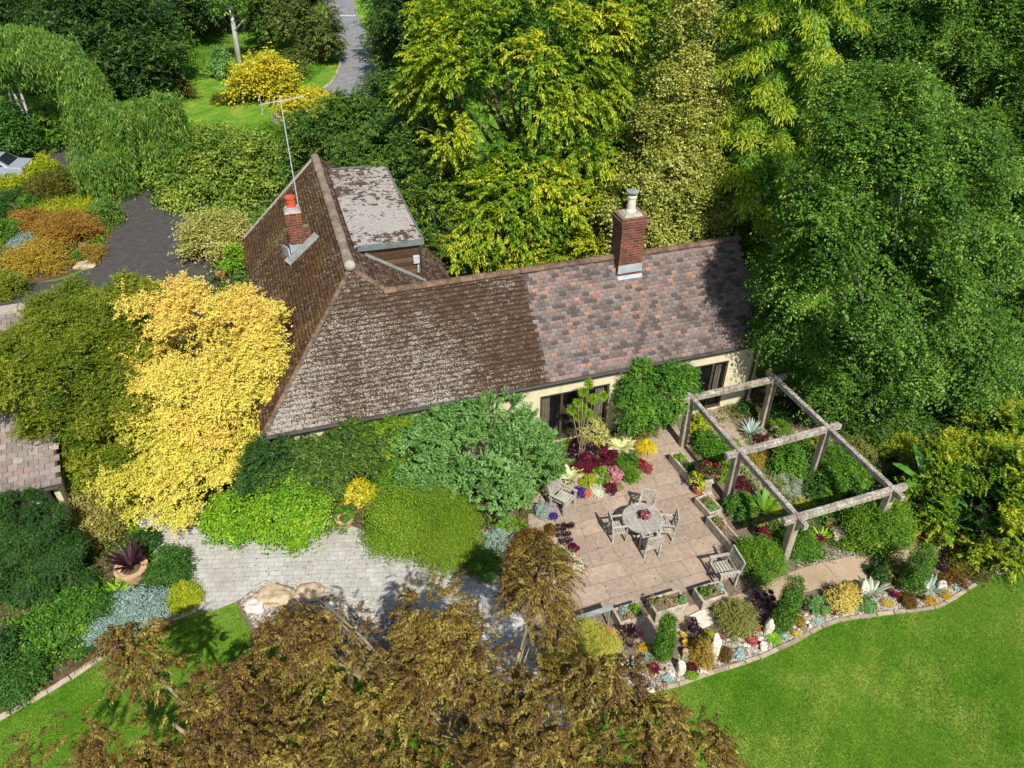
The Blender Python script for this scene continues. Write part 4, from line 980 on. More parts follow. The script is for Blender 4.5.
# ---------------------------------------------------------------- pots, troughs, urn
def pot(px, py, r, h, mat, label, z0=.016, name='plant_pot', rim=True):
    c = gp(px, py, z0 + h * .5); c[2] = z0; t = thing(name, label, 'pot', c)
    prof = [(r * .68, 0), (r * .8, h * .3), (r * .95, h * .8), (r, h * .86)] + ([(r * 1.1, h * .87), (r * 1.1, h)] if rim else [(r, h)]) + [(r * .9, h), (r * .85, h * .88)]
    mb = MB(); mb.lathe(prof, 22); mb.build('pot_body', M[mat], t, smooth=False)
    mb = MB(); mb.lathe([(r * .84, h * .85), (r * .5, h * .9)], 16); mb.build('soil', M['soil'], t); return c
P1 = pot(345, 521, .27, .36, 'buffpot', 'round buff clay pot holding a small green mound beside the grey path')
bush(344, 515, 19, 15, 'green', 'small bright green mound growing in the buff pot by the path', 'potted_plant', 'plant', z0=P1[2] + .3, ll=.06, lw=.04, sit=.5)
P2 = pot(133, 572, .42, .5, 'buffpot', 'large pale terracotta pot holding the dark purple spiky plant')
paddles(0, 0, 0, 'purple', 'dark purple spiky plant with broad blades in the large terracotta pot', 64, .72, .075, .5, 'cordyline', 'plant', .45, 1.05, loc=(P2[0], P2[1], 0))
P3 = pot(565, 572, .2, .3, 'terracotta', 'terracotta pot beside the dark rosettes at the patio edge')
P4 = pot(221, 276, .22, .34, 'terracotta', 'small terracotta pot on the driveway by the mossy roof corner', .01)
P5 = pot(698, 490, .17, .26, 'terracotta', 'small terracotta pot with a yellow leaved plant beside the stone urn')
bush(698, 481, 12, 20, 'chart', 'yellow leaved plant in the small terracotta pot by the urn', 'potted_plant', 'plant', z0=.26, ll=.09, lw=.05)
uc = gp(706, 492, 0); ur = thing('stone_urn', 'pale stone urn on a pedestal holding red flowers at the patio edge', 'urn', (uc[0], uc[1], .016))
mb = MB(); mb.box((0, 0, .04), (.34, .34, .08)); mb.box((0, 0, .29), (.24, .24, .42), taper=.85); mb.box((0, 0, .53), (.3, .3, .06)); mb.build('pedestal', M['stone'], ur, bevel=.01)
mb = MB(); mb.lathe([(.12, .56), (.06, .62), (.07, .66), (.2, .76), (.27, .9), (.3, .93), (.3, .96), (.24, .96), (.2, .9)], 20); mb.build('bowl', M['stone'], ur)
u2 = (uc[0], uc[1])
def lobe_bush(c, r, palk, label, name, cat, ll, lw, flowers=None, fs=.08, n=900, cr=.1):
    root = thing(name, label, cat, (c[0], c[1], c[2] - r[2] * .6)); base = np.array([c[0], c[1], c[2] - r[2] * .6])
    link('foliage', crown_mesh([(c[0], c[1], c[2], *r)], n // 18, cr, 18, ll, lw, .3, .4, .1, .6, -.3, 'rand', .18, .35, base), LM(palk), root)
    if flowers:
        P, Nn, T = lobe_points([(c[0], c[1], c[2], *r)], 60, .95, .0, .7); V, F, t = clump_leaves(P - base, Nn, .5 + rng.normal(size=len(P)) * .2, fs * .5, 6, fs * .7, fs * .5, .3, 0, .3, .2, .2)
        link('blossoms', mesh_np('blossoms', V, F, t), LM(flowers), root)
    return root
lobe_bush((u2[0], u2[1], 1.05), (.33, .33, .22), 'dkgreen', 'deep red geraniums spilling from the pale stone urn', 'geranium', 'flowers', .08, .06, 'red', .1)
lobe_bush((tc[0] + .05, tc[1] + .03, .86), (.15, .15, .13), 'wine', 'pink red flowers in the centre of the round garden table', 'table_flowers', 'flowers', .06, .04, 'pink', .06, 500, .06)
mb = MB(); mb.lathe([(.07, 0), (.11, .1), (.12, .13), (.1, .13)], 14); o = mb.build('flower_pot', M['leadwhite'], None, (tc[0] + .05, tc[1] + .03, .734)); meta(o, 'little pale flower pot standing on the round garden table', 'pot')
def trough(px, py, ln, wd, hgt, rz, label, z0=.016, plants=()):
    c = gp(px, py, z0 + hgt); t = thing('stone_trough', label, 'trough', (c[0], c[1], z0), rz, 'stone troughs around the patio')
    mb = MB(); th = .07
    mb.box((0, wd / 2 - th / 2, hgt / 2), (ln, th, hgt)); mb.box((0, -wd / 2 + th / 2, hgt / 2), (ln, th, hgt)); mb.box((ln / 2 - th / 2, 0, hgt / 2 - .003), (th - .004, wd - 2 * th, hgt)); mb.box((-ln / 2 + th / 2, 0, hgt / 2 - .003), (th - .004, wd - 2 * th, hgt))
    mb.box((0, 0, .04), (ln - .15, wd - .15, .07)); mb.build('basin', M['stone'], t, bevel=.012)
    mb = MB(); mb.box((0, 0, hgt - .09), (ln - .15, wd - .15, .08)); mb.build('soil', M['gravel_bed'], t)
    for (dx, dy, r, h, pk, lab, nm, fl) in plants:
        q = np.array([c[0] + dx * math.cos(rz) - dy * math.sin(rz), c[1] + dx * math.sin(rz) + dy * math.cos(rz), z0 + hgt - .05 + h * .5]); lobe_bush(q, (r, r * .85, h), pk, lab, nm, 'plant', .06, .035, fl, .04, 420, .05)
    return c
TZ = PY
trough(629, 612, .78, .52, .36, TZ, 'squat stone trough of blue and lime succulents beside the steps', plants=[(.18, .03, .16, .14, 'lime', 'lime green alpine cushion in the squat trough', 'alpine_plant', None), (-.12, .1, .12, .1, 'silver', 'silvery alpine cushion in the squat trough', 'alpine_plant', None), (-.05, -.14, .12, .07, 'thymes', 'brownish alpine mat in the squat trough', 'alpine_plant', None)])
trough(668, 601, 1.02, .56, .42, TZ, 'longest low stone trough between the two smaller ones on the lower patio edge', plants=[(-.36, .1, .17, .13, 'mossgreen', 'mossy green tuft in the left end of the long trough', 'alpine_plant', None), (.05, 0, .22, .06, 'thymes', 'low tan mat filling the middle of the long trough', 'alpine_plant', None), (.38, -.08, .1, .1, 'bluegreen', 'blue green tuft in the right end of the long trough', 'alpine_plant', None)])
trough(711, 591, .82, .54, .42, TZ, 'stone trough with bright green tufts beside the weathered armchair', plants=[(-.2, .03, .15, .16, 'green', 'bright green tuft in the trough by the armchair', 'alpine_plant', None), (.06, .02, .13, .12, 'mossgreen', 'olive tuft in the trough by the armchair', 'alpine_plant', None), (.27, .02, .12, .09, 'silver', 'pale grey mat in the trough by the armchair', 'alpine_plant', None)])
trough(709, 503, .8, .52, .3, TZ - PI / 2 + .1, 'small mossy stone trough next to the urn', plants=[(-.12, 0, .16, .07, 'mossgreen', 'mossy mat in the small trough next to the urn', 'alpine_plant', None), (.18, .03, .14, .08, 'bluegreen', 'grey green mat in the small trough next to the urn', 'alpine_plant', None)])
trough(729, 534, 1.75, .42, .36, TZ - PI / 2 + .06, 'long narrow stone trough along the right patio edge by the middle post', plants=[(-.55, .0, .15, .12, 'mossgreen', 'olive cushion at the top of the long narrow trough', 'alpine_plant', None), (-.3, 0, .13, .1, 'thymes', 'tan cushion in the long narrow trough', 'alpine_plant', None)])
trough(686, 464, 1.35, .46, .36, TZ - PI / 2 + .05, 'dark stone trough with lime plants above the urn', plants=[(-.35, 0, .18, .14, 'lime', 'lime tuft at the far end of the dark trough', 'alpine_plant', None), (.15, 0, .18, .14, 'dkgreen', 'dark green tuft in the near end of the dark trough', 'alpine_plant', None)])
# steps and handrail at the lower patio corner
mb = MB(); a, b = gp(576, 619, .75), gp(613, 607, .75); mb.bar(a, b, .13, .05); hr = thing('handrail', 'low grey metal rail at the lower left patio corner', 'rail', (0, 0, 0)); mb.build('rail', M['lead'], hr)
for f in (.08, .92):
    q = a + (b - a) * f; mb = MB(); mb.tube([(q[0], q[1], 0), (q[0], q[1], .74)], .025, 8); mb.build('post', M['lead'], hr)
rock(607, 640, 16, 22, 'rock_red', 'upright red sandstone slab below the patio handrail', tall=1.2, name='stone_slab')
mb = MB(); q = gp(702, 619, .05); mb.box((q[0], q[1], .05), (.75, .5, .06), Euler((0, 0, .5)).to_matrix()); o = mb.build('stepping_stone', M['rock_pale'], bevel=.01); meta(o, 'flat pale stepping stone below the right hand trough', 'stepping stone')

# ================================================================== ROCKS
for a in [
 (713, 651, 11, 29, 'rock_pale', 'tall white standing stone among gold foliage in the rockery', .016, 1.6), (768, 629, 9, 21, 'rock_pale', 'slim pale standing stone beside the lime rosette', .016, 1.6),
 (681, 669, 9, 15, 'rock_pale', 'short white upright stone right of the first clipped column', .016, 1.2), (685, 655, 7, 11, 'rock_tan', 'small tan upright stone behind the short white one', .016, 1.2),
 (704, 670, 8, 7, 'rock_pale', 'small white stone at the foot of the tall standing stone', .016, .6), (763, 647, 8, 9, 'rock_pale', 'small pale stone between the coral and lime rosettes', .016, .6),
 (863, 589, 9, 16, 'rock_pale', 'white holed looking stone left of the middle agave', .016, 1.0), (941, 587, 9, 12, 'rock_pale', 'white stone behind the right hand agave', .016, .8),
 (839, 535, 17, 14, 'rock_tan', 'rounded tan boulder at the pergola foot', .016, .7), (903, 537, 8, 8, 'rock_tan', 'small tan stone beside the red leaved plant', .016, .6),
 (727, 652, 7, 6, 'rock_pale', 'tiny pale stone by the bronze plant', .016, .5), (650, 690, 8, 6, 'rock_pale', 'flat pale stone near the lawn edge left end', .016, .4),
 (275, 596, 34, 20, 'rock_tan', 'broad tan rock on the mound beside the grey path', .016, .35), (256, 606, 18, 14, 'rock_pale', 'pale rock at the mound corner nearest the lawn', .016, .4),
 (310, 592, 26, 16, 'rock_tan', 'flat tan rock on the far side of the mound', .016, .35), (335, 608, 22, 14, 'rock_pale', 'pale rock on the mound under the bronze tree', .016, .4),
 (742, 397, 16, 8, 'rock_tan', 'long pale stone by the cottage wall inside the pergola', .016, .5), (785, 470, 10, 8, 'rock_pale', 'pale stone in the middle bed of the pergola', .016, .5),
 (99, 206, 12, 7, 'rock_tan', 'tan rock in the far left shrub rockery', .016, .5), (14, 208, 14, 8, 'rock_tan', 'tan rock below the yellow hedge by the car', .016, .5), (86, 265, 20, 8, 'rock_tan', 'tan rock at the drive corner of the shrub rockery', .016, .4), (18, 275, 14, 8, 'rock_tan', 'pale rock beside the olive mound at the left edge', .016, .4)]:
    rock(*a[:6], a[6], a[7])
NR = 0
for k in range(46):   # unnamed filler stones in the rockery strip: alike, so they share one label
    t_ = random.random(); xs = np.interp(t_, [0, .25, .5, .75, 1], [645, 715, 795, 885, 960]); ys = np.interp(t_, [0, .25, .5, .75, 1], [685, 664, 632, 606, 588])
    rock(xs + random.uniform(-14, 6), ys - random.uniform(1, 14), random.uniform(2.5, 6), random.uniform(2.5, 5), random.choice(['rock_pale', 'rock_tan']), 'small loose pale stone in the rockery strip by the lawn', .012, .5, group='loose stones in the rockery strip')

# ================================================================== PLANTS, front rockery
def column(bx, by, tx, ty, wpx, label):
    b = gp(bx, by, 0); sc = FPX / depth(b + np.array([0, 0, .7])); r = wpx / 2 / sc
    zt = min(np.arange(.3, 4, .02), key=lambda z: abs((lambda d: 384 - FPX * (d @ UP) / (d @ FW))(np.array([b[0], b[1], z]) - CAM) - ty)); H = zt
    root = thing('clipped_cypress', label, 'shrub', b, 0, 'clipped columns in the rockery'); lob = [(0, 0, H * .2 + .05, r * .95, r * .95, H * .25), (0, 0, H * .42, r, r, H * .32), (0, 0, H * .66, r * .93, r * .93, H * .32)]
    link('foliage', crown_mesh(lob, 520, .1, 18, .05, .026, .35, .5, 0, .8, -.9, 'rand', .2, .3, (0, 0, 0), .7), LM('dkcol'), root)
    mb = MB(); mb.tube([(0, 0, -.05), (0, 0, H * .8)], [.05, .02], 6); mb.build('stem', M['bark'], root)
PALS['dkcol'] = pal((48, 96, 26), (74, 134, 34), (118, 170, 50))
column(661, 659, 677, 614, 17, 'dark green clipped column nearest the patio trough, left of the three'); column(780, 629, 803, 577, 19, 'dark green clipped column between the purple rosettes and the yellow sedum'); column(908, 590, 936, 545, 22, 'dark green clipped column beside the right hand agave')

B, RS = bush, rosettes
B(584, 657, 60, 62, 'fluffy', 'feathery yellow green dome at the left end of the rockery', ll=.07, lw=.018, cover=3.6, cr=.12, jit=.8) if PALS.setdefault('fluffy', pal((130, 150, 60), (176, 192, 84), (214, 220, 124))) else 0
RS(630, 637, 30, 28, 'purple', 'near black rosettes on bare stems below the squat trough', 9, .13, 9, stalk=.4, name='aeonium')
paddles(632, 668, 0, 'agavep', 'pale spiky agave near the feathery yellow dome', 16, .42, .07, name='agave', arch=.25, steep=.7) if PALS.setdefault('agavep', pal((140, 160, 130), (190, 200, 170), (226, 228, 204))) else 0
RS(654, 670, 15, 15, 'wine', 'single wine red rosette beside the first clipped column', 1, .23, 16, .26, .6, stalk=.1, name='bromeliad', rings=4)
RS(647, 657, 18, 9, 'silver', 'blue grey rosettes behind the wine red rosette', 6, .11, 9, stalk=.05)
RS(667, 680, 18, 12, 'silver', 'blue grey rosettes in front of the first column near the lawn', 7, .11, 9, stalk=.05)
B(644, 648, 14, 9, 'gold', 'low orange gold sedum behind the blue grey rosettes', ll=.04, lw=.03)
RS(694, 631, 19, 28, 'purple', 'near black rosettes behind the gold mound', 7, .14, 9, stalk=.45, name='aeonium')
B(701, 653, 20, 26, 'goldmix', 'gold and olive mound left of the tall white stone', ll=.05, lw=.03) if PALS.setdefault('goldmix', pal((120, 104, 40), (176, 146, 52), (214, 188, 84))) else 0
RS(684, 640, 10, 18, 'gold', 'gold rosettes right of the first clipped column', 6, .09, 8, stalk=.15)
B(709, 638, 16, 14, 'chart', 'lime gold mound behind the tall white stone', ll=.05, lw=.03)
B(736, 618, 38, 36, 'mossgreen', 'olive twiggy round shrub in the middle of the rockery', ll=.06, lw=.035, lumps=4)
RS(764, 605, 38, 28, 'purple', 'wide spread of near black rosettes beside the armchair', 15, .13, 9, stalk=.35, name='aeonium')
RS(741, 634, 20, 10, 'purple', 'low dark rosettes in front of the olive shrub', 6, .1, 8, stalk=.12, name='aeonium')
B(724, 655, 15, 15, 'bronze', 'bronze brown mound right of the tall white stone', ll=.05, lw=.03)
RS(739, 655, 15, 14, 'silver', 'teal grey rosettes near the bronze mound', 8, .1, 9, stalk=.06)
RS(752, 641, 18, 17, 'coralred', 'coral red rosettes by the slim pale stone', 6, .13, 9, .4, .4, stalk=.1) if PALS.setdefault('coralred', pal((130, 50, 50), (176, 80, 76), (206, 124, 112))) else 0
RS(757, 629, 10, 9, 'coralred', 'small red rosettes behind the coral ones', 3, .12, 9, stalk=.1)
RS(774, 639, 13, 14, 'lime', 'bright lime rosette beside the slim pale stone', 1, .2, 16, .34, .5, stalk=.06, rings=4)
RS(785, 637, 9, 10, 'silver', 'grey green rosettes right of the lime rosette', 4, .1, 8, stalk=.05)
B(778, 629, 12, 9, 'bluegreen', 'blue green tuft at the foot of the second clipped column', ll=.06, lw=.02)
B(841, 599, 27, 28, 'sedum', 'pale gold sedum cushion, largest in the rockery', ll=.05, lw=.04, lumps=5) if PALS.setdefault('sedum', pal((190, 168, 70), (226, 204, 96), (242, 228, 150))) else 0
B(852, 588, 12, 12, 'goldmix', 'brownish gold tuft behind the pale gold sedum', ll=.05, lw=.025)
RS(818, 621, 17, 11, 'silver', 'blue grey rosettes left of the pale gold sedum', 8, .1, 9, stalk=.05)
B(818, 606, 22, 16, 'bluegreen', 'grey green leafy mound behind the blue grey rosettes', ll=.06, lw=.03)
RS(832, 613, 10, 8, 'wine', 'small wine rosettes left of the sedum cushion', 4, .08, 8, stalk=.05)
paddles(874, 590, 0, 'agavep', 'cream striped agave right of the white holed stone', 20, .5, .075, name='agave', arch=.3, steep=.75)
B(866, 605, 19, 14, 'bluegreen', 'grey green mound in front of the cream striped agave', ll=.06, lw=.03)
B(879, 572, 16, 20, 'dkgreen', 'dark green tuft by the sandstone path', ll=.07, lw=.04)
B(896, 571, 24, 24, 'mossgreen', 'round headed pale yellow flowering shrub by the sandstone path', ll=.06, lw=.04, flowers='sedum', fden=.35, fs=.11)
RS(894, 595, 16, 12, 'wine', 'dark wine rosettes between the two agaves', 5, .12, 9, stalk=.12)
B(908, 601, 16, 14, 'bronze', 'brown bronze tuft between the agaves near the lawn', ll=.05, lw=.025)
RS(921, 598, 14, 10, 'purple', 'dark rosettes at the foot of the third clipped column', 5, .1, 8, stalk=.1)
B(887, 603, 12, 8, 'sedum', 'small yellow sedum in front of the wine rosettes', ll=.04, lw=.03)
paddles(932, 586, 0, 'agaves', 'silver blue agave right of the third clipped column', 20, .52, .08, name='agave', arch=.28, steep=.75) if PALS.setdefault('agaves', pal((130, 156, 140), (180, 200, 180), (220, 228, 206))) else 0
B(930, 601, 12, 8, 'gold', 'low gold sedum in front of the silver agave', ll=.04, lw=.03)
B(944, 594, 12, 10, 'gold', 'low gold sedum right of the silver agave', ll=.04, lw=.03)
B(953, 580, 28, 16, 'bronze', 'brown leaved clump below the golden conifer', ll=.06, lw=.03)
RS(959, 589, 16, 8, 'silver', 'blue grey rosettes at the right end of the rockery', 6, .1, 8, stalk=.04)
RS(948, 566, 26, 16, 'purple', 'dark rosettes between the column and the coral plant', 8, .12, 8, stalk=.25, name='aeonium')
RS(806, 607, 14, 12, 'purple', 'dark rosettes right of the second clipped column', 5, .1, 8, stalk=.15, name='aeonium')
B(800, 622, 12, 10, 'goldmix', 'tan sedum right of the second clipped column', ll=.04, lw=.03)
B(796, 634, 10, 7, 'sedum', 'small yellow sedum near the lawn below the second column', ll=.04, lw=.03)
B(692, 668, 10, 9, 'wine', 'wine coloured tuft by the short white stone', ll=.04, lw=.03)
B(692, 676, 12, 8, 'lime', 'lime tuft by the short white stone near the lawn', ll=.04, lw=.03)
B(612, 690, 26, 16, 'bronze', 'bronze tuft below the feathery yellow dome', ll=.06, lw=.03)
B(608, 672, 12, 12, 'mid', 'small green tuft between agave and feathery dome', ll=.05, lw=.03)

# ---------------------------------------------------------------- pergola beds and right border
B(702, 426, 22, 22, 'chart', 'yellow green plant behind the dark trough', ll=.08, lw=.05)
B(711, 446, 34, 28, 'green', 'broad green plant below the pergola rear left post', ll=.1, lw=.06, lumps=3)
B(722, 470, 22, 22, 'mid', 'green filler plant beside the urn', ll=.08, lw=.05)
paddles(751, 430, 0, 'silver', 'silver grey spiky plant in the rear pergola bed', 30, .55, .06, name='astelia', arch=.35, steep=.95)
B(783, 410, 32, 26, 'dkgreen', 'dark green shrub at the foot of the rear right pergola post', ll=.08, lw=.05, lumps=3)
B(778, 427, 22, 14, 'mid', 'low green plant in front of the dark pergola shrub', ll=.07, lw=.04)
B(762, 441, 16, 12, 'wine', 'dark red plant by the rear cross beam shadow', ll=.06, lw=.04)
B(765, 456, 13, 10, 'green', 'scarlet geranium in the middle pergola bed', name='geranium', cat='flowers', ll=.06, lw=.04, flowers='red', fden=.5)
B(776, 461, 11, 14, 'purple', 'dark purple plant beside the scarlet geranium', ll=.07, lw=.04)
B(791, 461, 36, 36, 'green', 'leafy mid green plant in the middle of the pergola', ll=.11, lw=.05, lumps=4)
B(789, 484, 26, 16, 'agavep', 'pale grassy tuft in the pergola bed', ll=.12, lw=.015, jit=.9)
B(816, 492, 24, 18, 'dkgreen', 'dark blue green plant near the front cross beam', ll=.08, lw=.04)
B(804, 504, 20, 8, 'chart', 'low yellow mat behind the front cross beam', ll=.05, lw=.03)
B(841, 472, 52, 44, 'green', 'large bright green spurge around the middle right pergola post', ll=.15, lw=.04, lumps=5, cr=.13)
B(812, 442, 16, 14, 'mid', 'green plant behind the middle right pergola post', ll=.08, lw=.05, flowers='coral', fden=.12)
B(743, 484, 18, 14, 'wine', 'dark wine foliage under the left long beam', ll=.07, lw=.04)
paddles(765, 508, 0, 'mid', 'broad glossy paddle leaved plant under the left long beam', 24, .72, .2, name='canna', arch=.4, steep=1.1)
B(740, 507, 26, 28, 'green', 'green leafy plant at the foot of the middle left post', ll=.11, lw=.06)
B(764, 532, 14, 11, 'wine', 'small crimson plant below the paddle leaved plant', ll=.07, lw=.04, flowers='red', fden=.3)
B(760, 563, 42, 46, 'mid', 'rounded green shrub behind the weathered armchair', ll=.06, lw=.03, lumps=5, cover=3.6)
B(799, 547, 30, 36, 'green', 'bright green bush at the foot of the front left post', ll=.08, lw=.03, lumps=3)
paddles(822, 537, 0, 'lime', 'small lime spiky palm by the front cross beam', 16, .4, .06, name='palm_plant', arch=.35, steep=.8)
RS(818, 542, 22, 14, 'wine', 'dark red rosettes left of the tan boulder', 6, .14, 9, stalk=.15, name='aeonium')
RS(830, 525, 18, 12, 'goldgreen', 'green and bronze rosettes behind the tan boulder', 4, .16, 9, stalk=.2) if PALS.setdefault('goldgreen', pal((80, 70, 40), (130, 130, 60), (170, 180, 90))) else 0
B(833, 511, 20, 12, 'lime', 'lime plant under the front cross beam', ll=.09, lw=.04)
B(879, 527, 54, 60, 'mid', 'dense rounded green bush under the front right post', ll=.07, lw=.04, lumps=6, cover=3.8)
B(912, 531, 20, 22, 'red', 'crimson leaved plant right of the dense green bush', ll=.09, lw=.06, name='heuchera', cat='plant')
B(905, 452, 38, 30, 'chart', 'yellow green mounded shrub beyond the pergola corner', ll=.08, lw=.045)
B(965, 547, 20, 18, 'coral', 'coral orange leaved plant below the golden conifer', ll=.08, lw=.05)
B(972, 566, 50, 26, 'olivedk', 'dark olive spreading shrub at the lawn corner', ll=.07, lw=.04, lumps=4) if PALS.setdefault('olivedk', pal((60, 76, 30), (94, 110, 40), (144, 150, 60))) else 0
B(870, 425, 70, 40, 'wood', 'shaded leafy shrub along the far side of the pergola', ll=.1, lw=.06, lumps=5)
B(900, 478, 26, 26, 'dkgreen', 'dark shaded shrub left of the banana', ll=.1, lw=.06)
B(930, 520, 30, 26, 'dkgreen', 'dark shrub beneath the banana leaves', ll=.09, lw=.05)
B(842, 404, 40, 24, 'olivedk', 'brownish green undergrowth shrub behind the pergola', ll=.09, lw=.05)
def cover_plants(name, pix, n, palk, label, ll=.07, lw=.04, R=.14, z=.05, per=22):
    poly = [tuple(gp(x, y, 0)[:2]) for x, y in pix]; P = np.array(poly); lo, hi = P.min(0), P.max(0)
    Q = rng.uniform(lo, hi, (n * 5, 2)); Q = Q[in_poly(Q, poly)]; a = np.sin(Q[:, 0] * 4.1 + 2 * np.sin(Q[:, 1] * 2.7)) * np.cos(Q[:, 1] * 3.9); Q = Q[(a > -.1) | (rng.uniform(0, 1, len(Q)) < .2)][:n]; n = len(Q)
    C = np.concatenate([Q, np.abs(rng.normal(size=(n, 1))) * z + .02], 1); V, F, t = clump_leaves(C, np.array([0, 0, 1.0]) + rng.normal(size=(n, 3)) * .35, np.clip(.45 + rng.normal(size=n) * .25, 0, 1), R * rng.uniform(.6, 1.3, n), per, ll, lw, .5, -.1, .6)
    o = link(name, mesh_np(name, V, F, t), LM(palk)); return meta(o, label, None, None, 'stuff')
cover_plants('ground_cover', [(690, 400), (775, 376), (860, 390), (960, 450), (960, 520), (900, 520), (850, 450), (790, 400), (720, 430)], 1100, 'mossgreen', 'low mixed leafy ground cover behind and under the pergola', z=.1)
cover_plants('ground_cover', [(745, 430), (830, 440), (895, 500), (890, 545), (800, 568), (770, 540), (740, 480)], 800, 'green', 'low green ground cover between the pergola plants', z=.1)
cover_plants('ground_cover', [(820, 395), (900, 400), (1000, 440), (990, 500), (930, 520), (900, 480)], 700, 'dkgreen', 'shaded dark ground cover beyond the pergola', .1, .06, .2, .2)
cover_plants('ground_cover', [(560, 420), (640, 400), (668, 415), (640, 440), (600, 470), (562, 490)], 300, 'mid', 'low green ground cover in the colour bed by the windows')
cover_plants('ground_cover', [(600, 690), (690, 664), (790, 625), (880, 600), (955, 580), (960, 560), (880, 590), (790, 610), (700, 640), (600, 670)], 170, 'mossgreen', 'small mat plants among the rockery gravel', .05, .03, .09, .03)
cover_plants('ground_cover', [(600, 690), (690, 664), (790, 625), (880, 600), (955, 580), (960, 560), (880, 590), (790, 610), (700, 640), (600, 670)], 90, 'coralred', 'small reddish mats among the rockery gravel', .05, .03, .08, .02)
cover_plants('ground_cover', [(-20, 500), (110, 500), (150, 560), (190, 605), (108, 645), (0, 710), (-20, 710)], 900, 'green', 'low green ground cover in the left border', .08, .05, .16, .1)
cover_plants('ground_cover', [(180, 470), (420, 440), (540, 430), (545, 500), (490, 570), (440, 575), (350, 540), (220, 540)], 900, 'wood', 'low leafy ground cover in the bed below the old roof', .08, .05, .16, .1)
cover_plants('ground_cover', [(-20, 195), (100, 180), (110, 236), (90, 262), (-10, 290)], 900, 'mid', 'low green ground cover in the far shrub rockery', .12, .06, .25, .12)
cover_plants('ground_cover', [(150, 200), (270, 130), (400, 110), (480, 240), (430, 290), (200, 300), (240, 230)], 2500, 'wood', 'shaded leafy ground cover behind the cottage', .18, .1, .4, .15)
def fallen(name, pix, n, palk, label):
    poly = [tuple(gp(x, y, 0)[:2]) for x, y in pix]; P = np.array(poly); lo, hi = P.min(0), P.max(0)
    Q = rng.uniform(lo, hi, (n * 5, 2)); Q = Q[in_poly(Q, poly)][:n]; n = len(Q); C = np.concatenate([Q, np.full((n, 1), .026)], 1)
    V, F = leaf_quads(C, rdir(n) * np.array([1, 1, .15]), np.array([0, 0, 1.0]) + rng.normal(size=(n, 3)) * .2, rng.uniform(.03, .08, n), rng.uniform(.02, .045, n)); o = link(name, mesh_np(name, V, F, rng.uniform(0, 1, n)), LM(palk)); return meta(o, label, None, None, 'stuff')
fallen('leaf_litter', [(200, 520), (440, 560), (500, 580), (560, 690), (500, 690), (370, 605), (240, 595)], 420, 'bronze', 'scattered fallen brown leaves on the grey path')
fallen('leaf_litter', [(545, 480), (650, 430), (735, 560), (590, 612), (550, 600)], 260, 'bronze', 'scattered fallen brown leaves on the patio')
B(800, 462, 26, 20, 'mid', 'light green tuft between middle pergola plants', ll=.09, lw=.04)
B(757, 463, 18, 16, 'goldmix', 'tan grassy tuft behind the scarlet geranium', ll=.1, lw=.02, jit=.9)
B(812, 470, 18, 16, 'wine', 'dark red leaved plant at the middle right pergola post', ll=.08, lw=.05)
B(776, 486, 20, 14, 'mossgreen', 'olive mat plant under the left long beam', ll=.07, lw=.04)
B(829, 497, 26, 18, 'mid', 'green leafy tuft under the bright green spurge', ll=.08, lw=.04)
B(858, 500, 28, 20, 'dkgreen', 'dark leafy tuft at the right side of the front cross beam', ll=.08, lw=.05)
B(856, 452, 30, 22, 'mossgreen', 'olive shrub behind the bright green spurge', ll=.08, lw=.05)
B(748, 410, 22, 14, 'dkgreen', 'low dark plant along the cottage wall inside the pergola', ll=.08, lw=.05)
B(732, 448, 18, 16, 'lime', 'lime tuft beside the pergola path', ll=.08, lw=.04)
B(752, 520, 18, 16, 'mossgreen', 'olive tuft between the canna and the long trough', ll=.07, lw=.04)
B(786, 534, 20, 18, 'mid', 'green tuft left of the front left post', ll=.08, lw=.04)
B(853, 546, 24, 14, 'lime', 'low lime mat right of the tan boulder', ll=.06, lw=.03)
# banana
c = gp(912, 512, 0); t = thing('banana_plant', 'banana plant with long torn green leaves beside the golden conifer', 'banana plant', c)
mb = MB(); mb.tube([(0, 0, -.05), (.03, 0, .5), (.05, .02, 1.1)], [.16, .13, .08], 10); mb.build('trunk', M['bark'], t, smooth=True)
for az, el, ln, wd in ((100, 1.15, 1.5, .36), (60, .85, 1.7, .38), (30, .7, 1.9, .4), (-12, .5, 2.2, .42), (-60, .7, 1.5, .34), (150, .9, 1.3, .34), (200, .8, 1.2, .32), (75, 1.3, 1.2, .3)):
    q = math.radians(az); V = []; F = []; T = []; p = Vector((.05, .02, 1.05)); seg = 16; s = Vector((-math.sin(q), math.cos(q), 0)); tt = random.uniform(.3, .8)
    for k in range(seg + 1):
        f = k / seg; e2 = el - 1.25 * f ** 1.7; d = Vector((math.cos(q) * math.cos(e2), math.sin(q) * math.cos(e2), math.sin(e2))); nn = d.cross(s); ww = wd * .5 * (.12 if f < .18 else math.sin(PI * min(1, (f - .1) * 1.08)) ** .6 + .02)
        o = len(V); tear = random.uniform(.82, 1.05); V += [p + s * ww * tear - Vector((0, 0, ww * .4)), p + nn * -.01, p - s * ww * tear - Vector((0, 0, ww * .4))]
        if k: F += [(o - 3, o - 2, o + 1, o), (o - 2, o - 1, o + 2, o + 1)]; T += [tt + random.gauss(0, .12), tt + random.gauss(0, .12)]
        p = p + d * ln / seg
    link('leaf', mesh_np('leaf', [tuple(v) for v in V], F, np.clip(T, 0, 1)), LM('banana'), t)

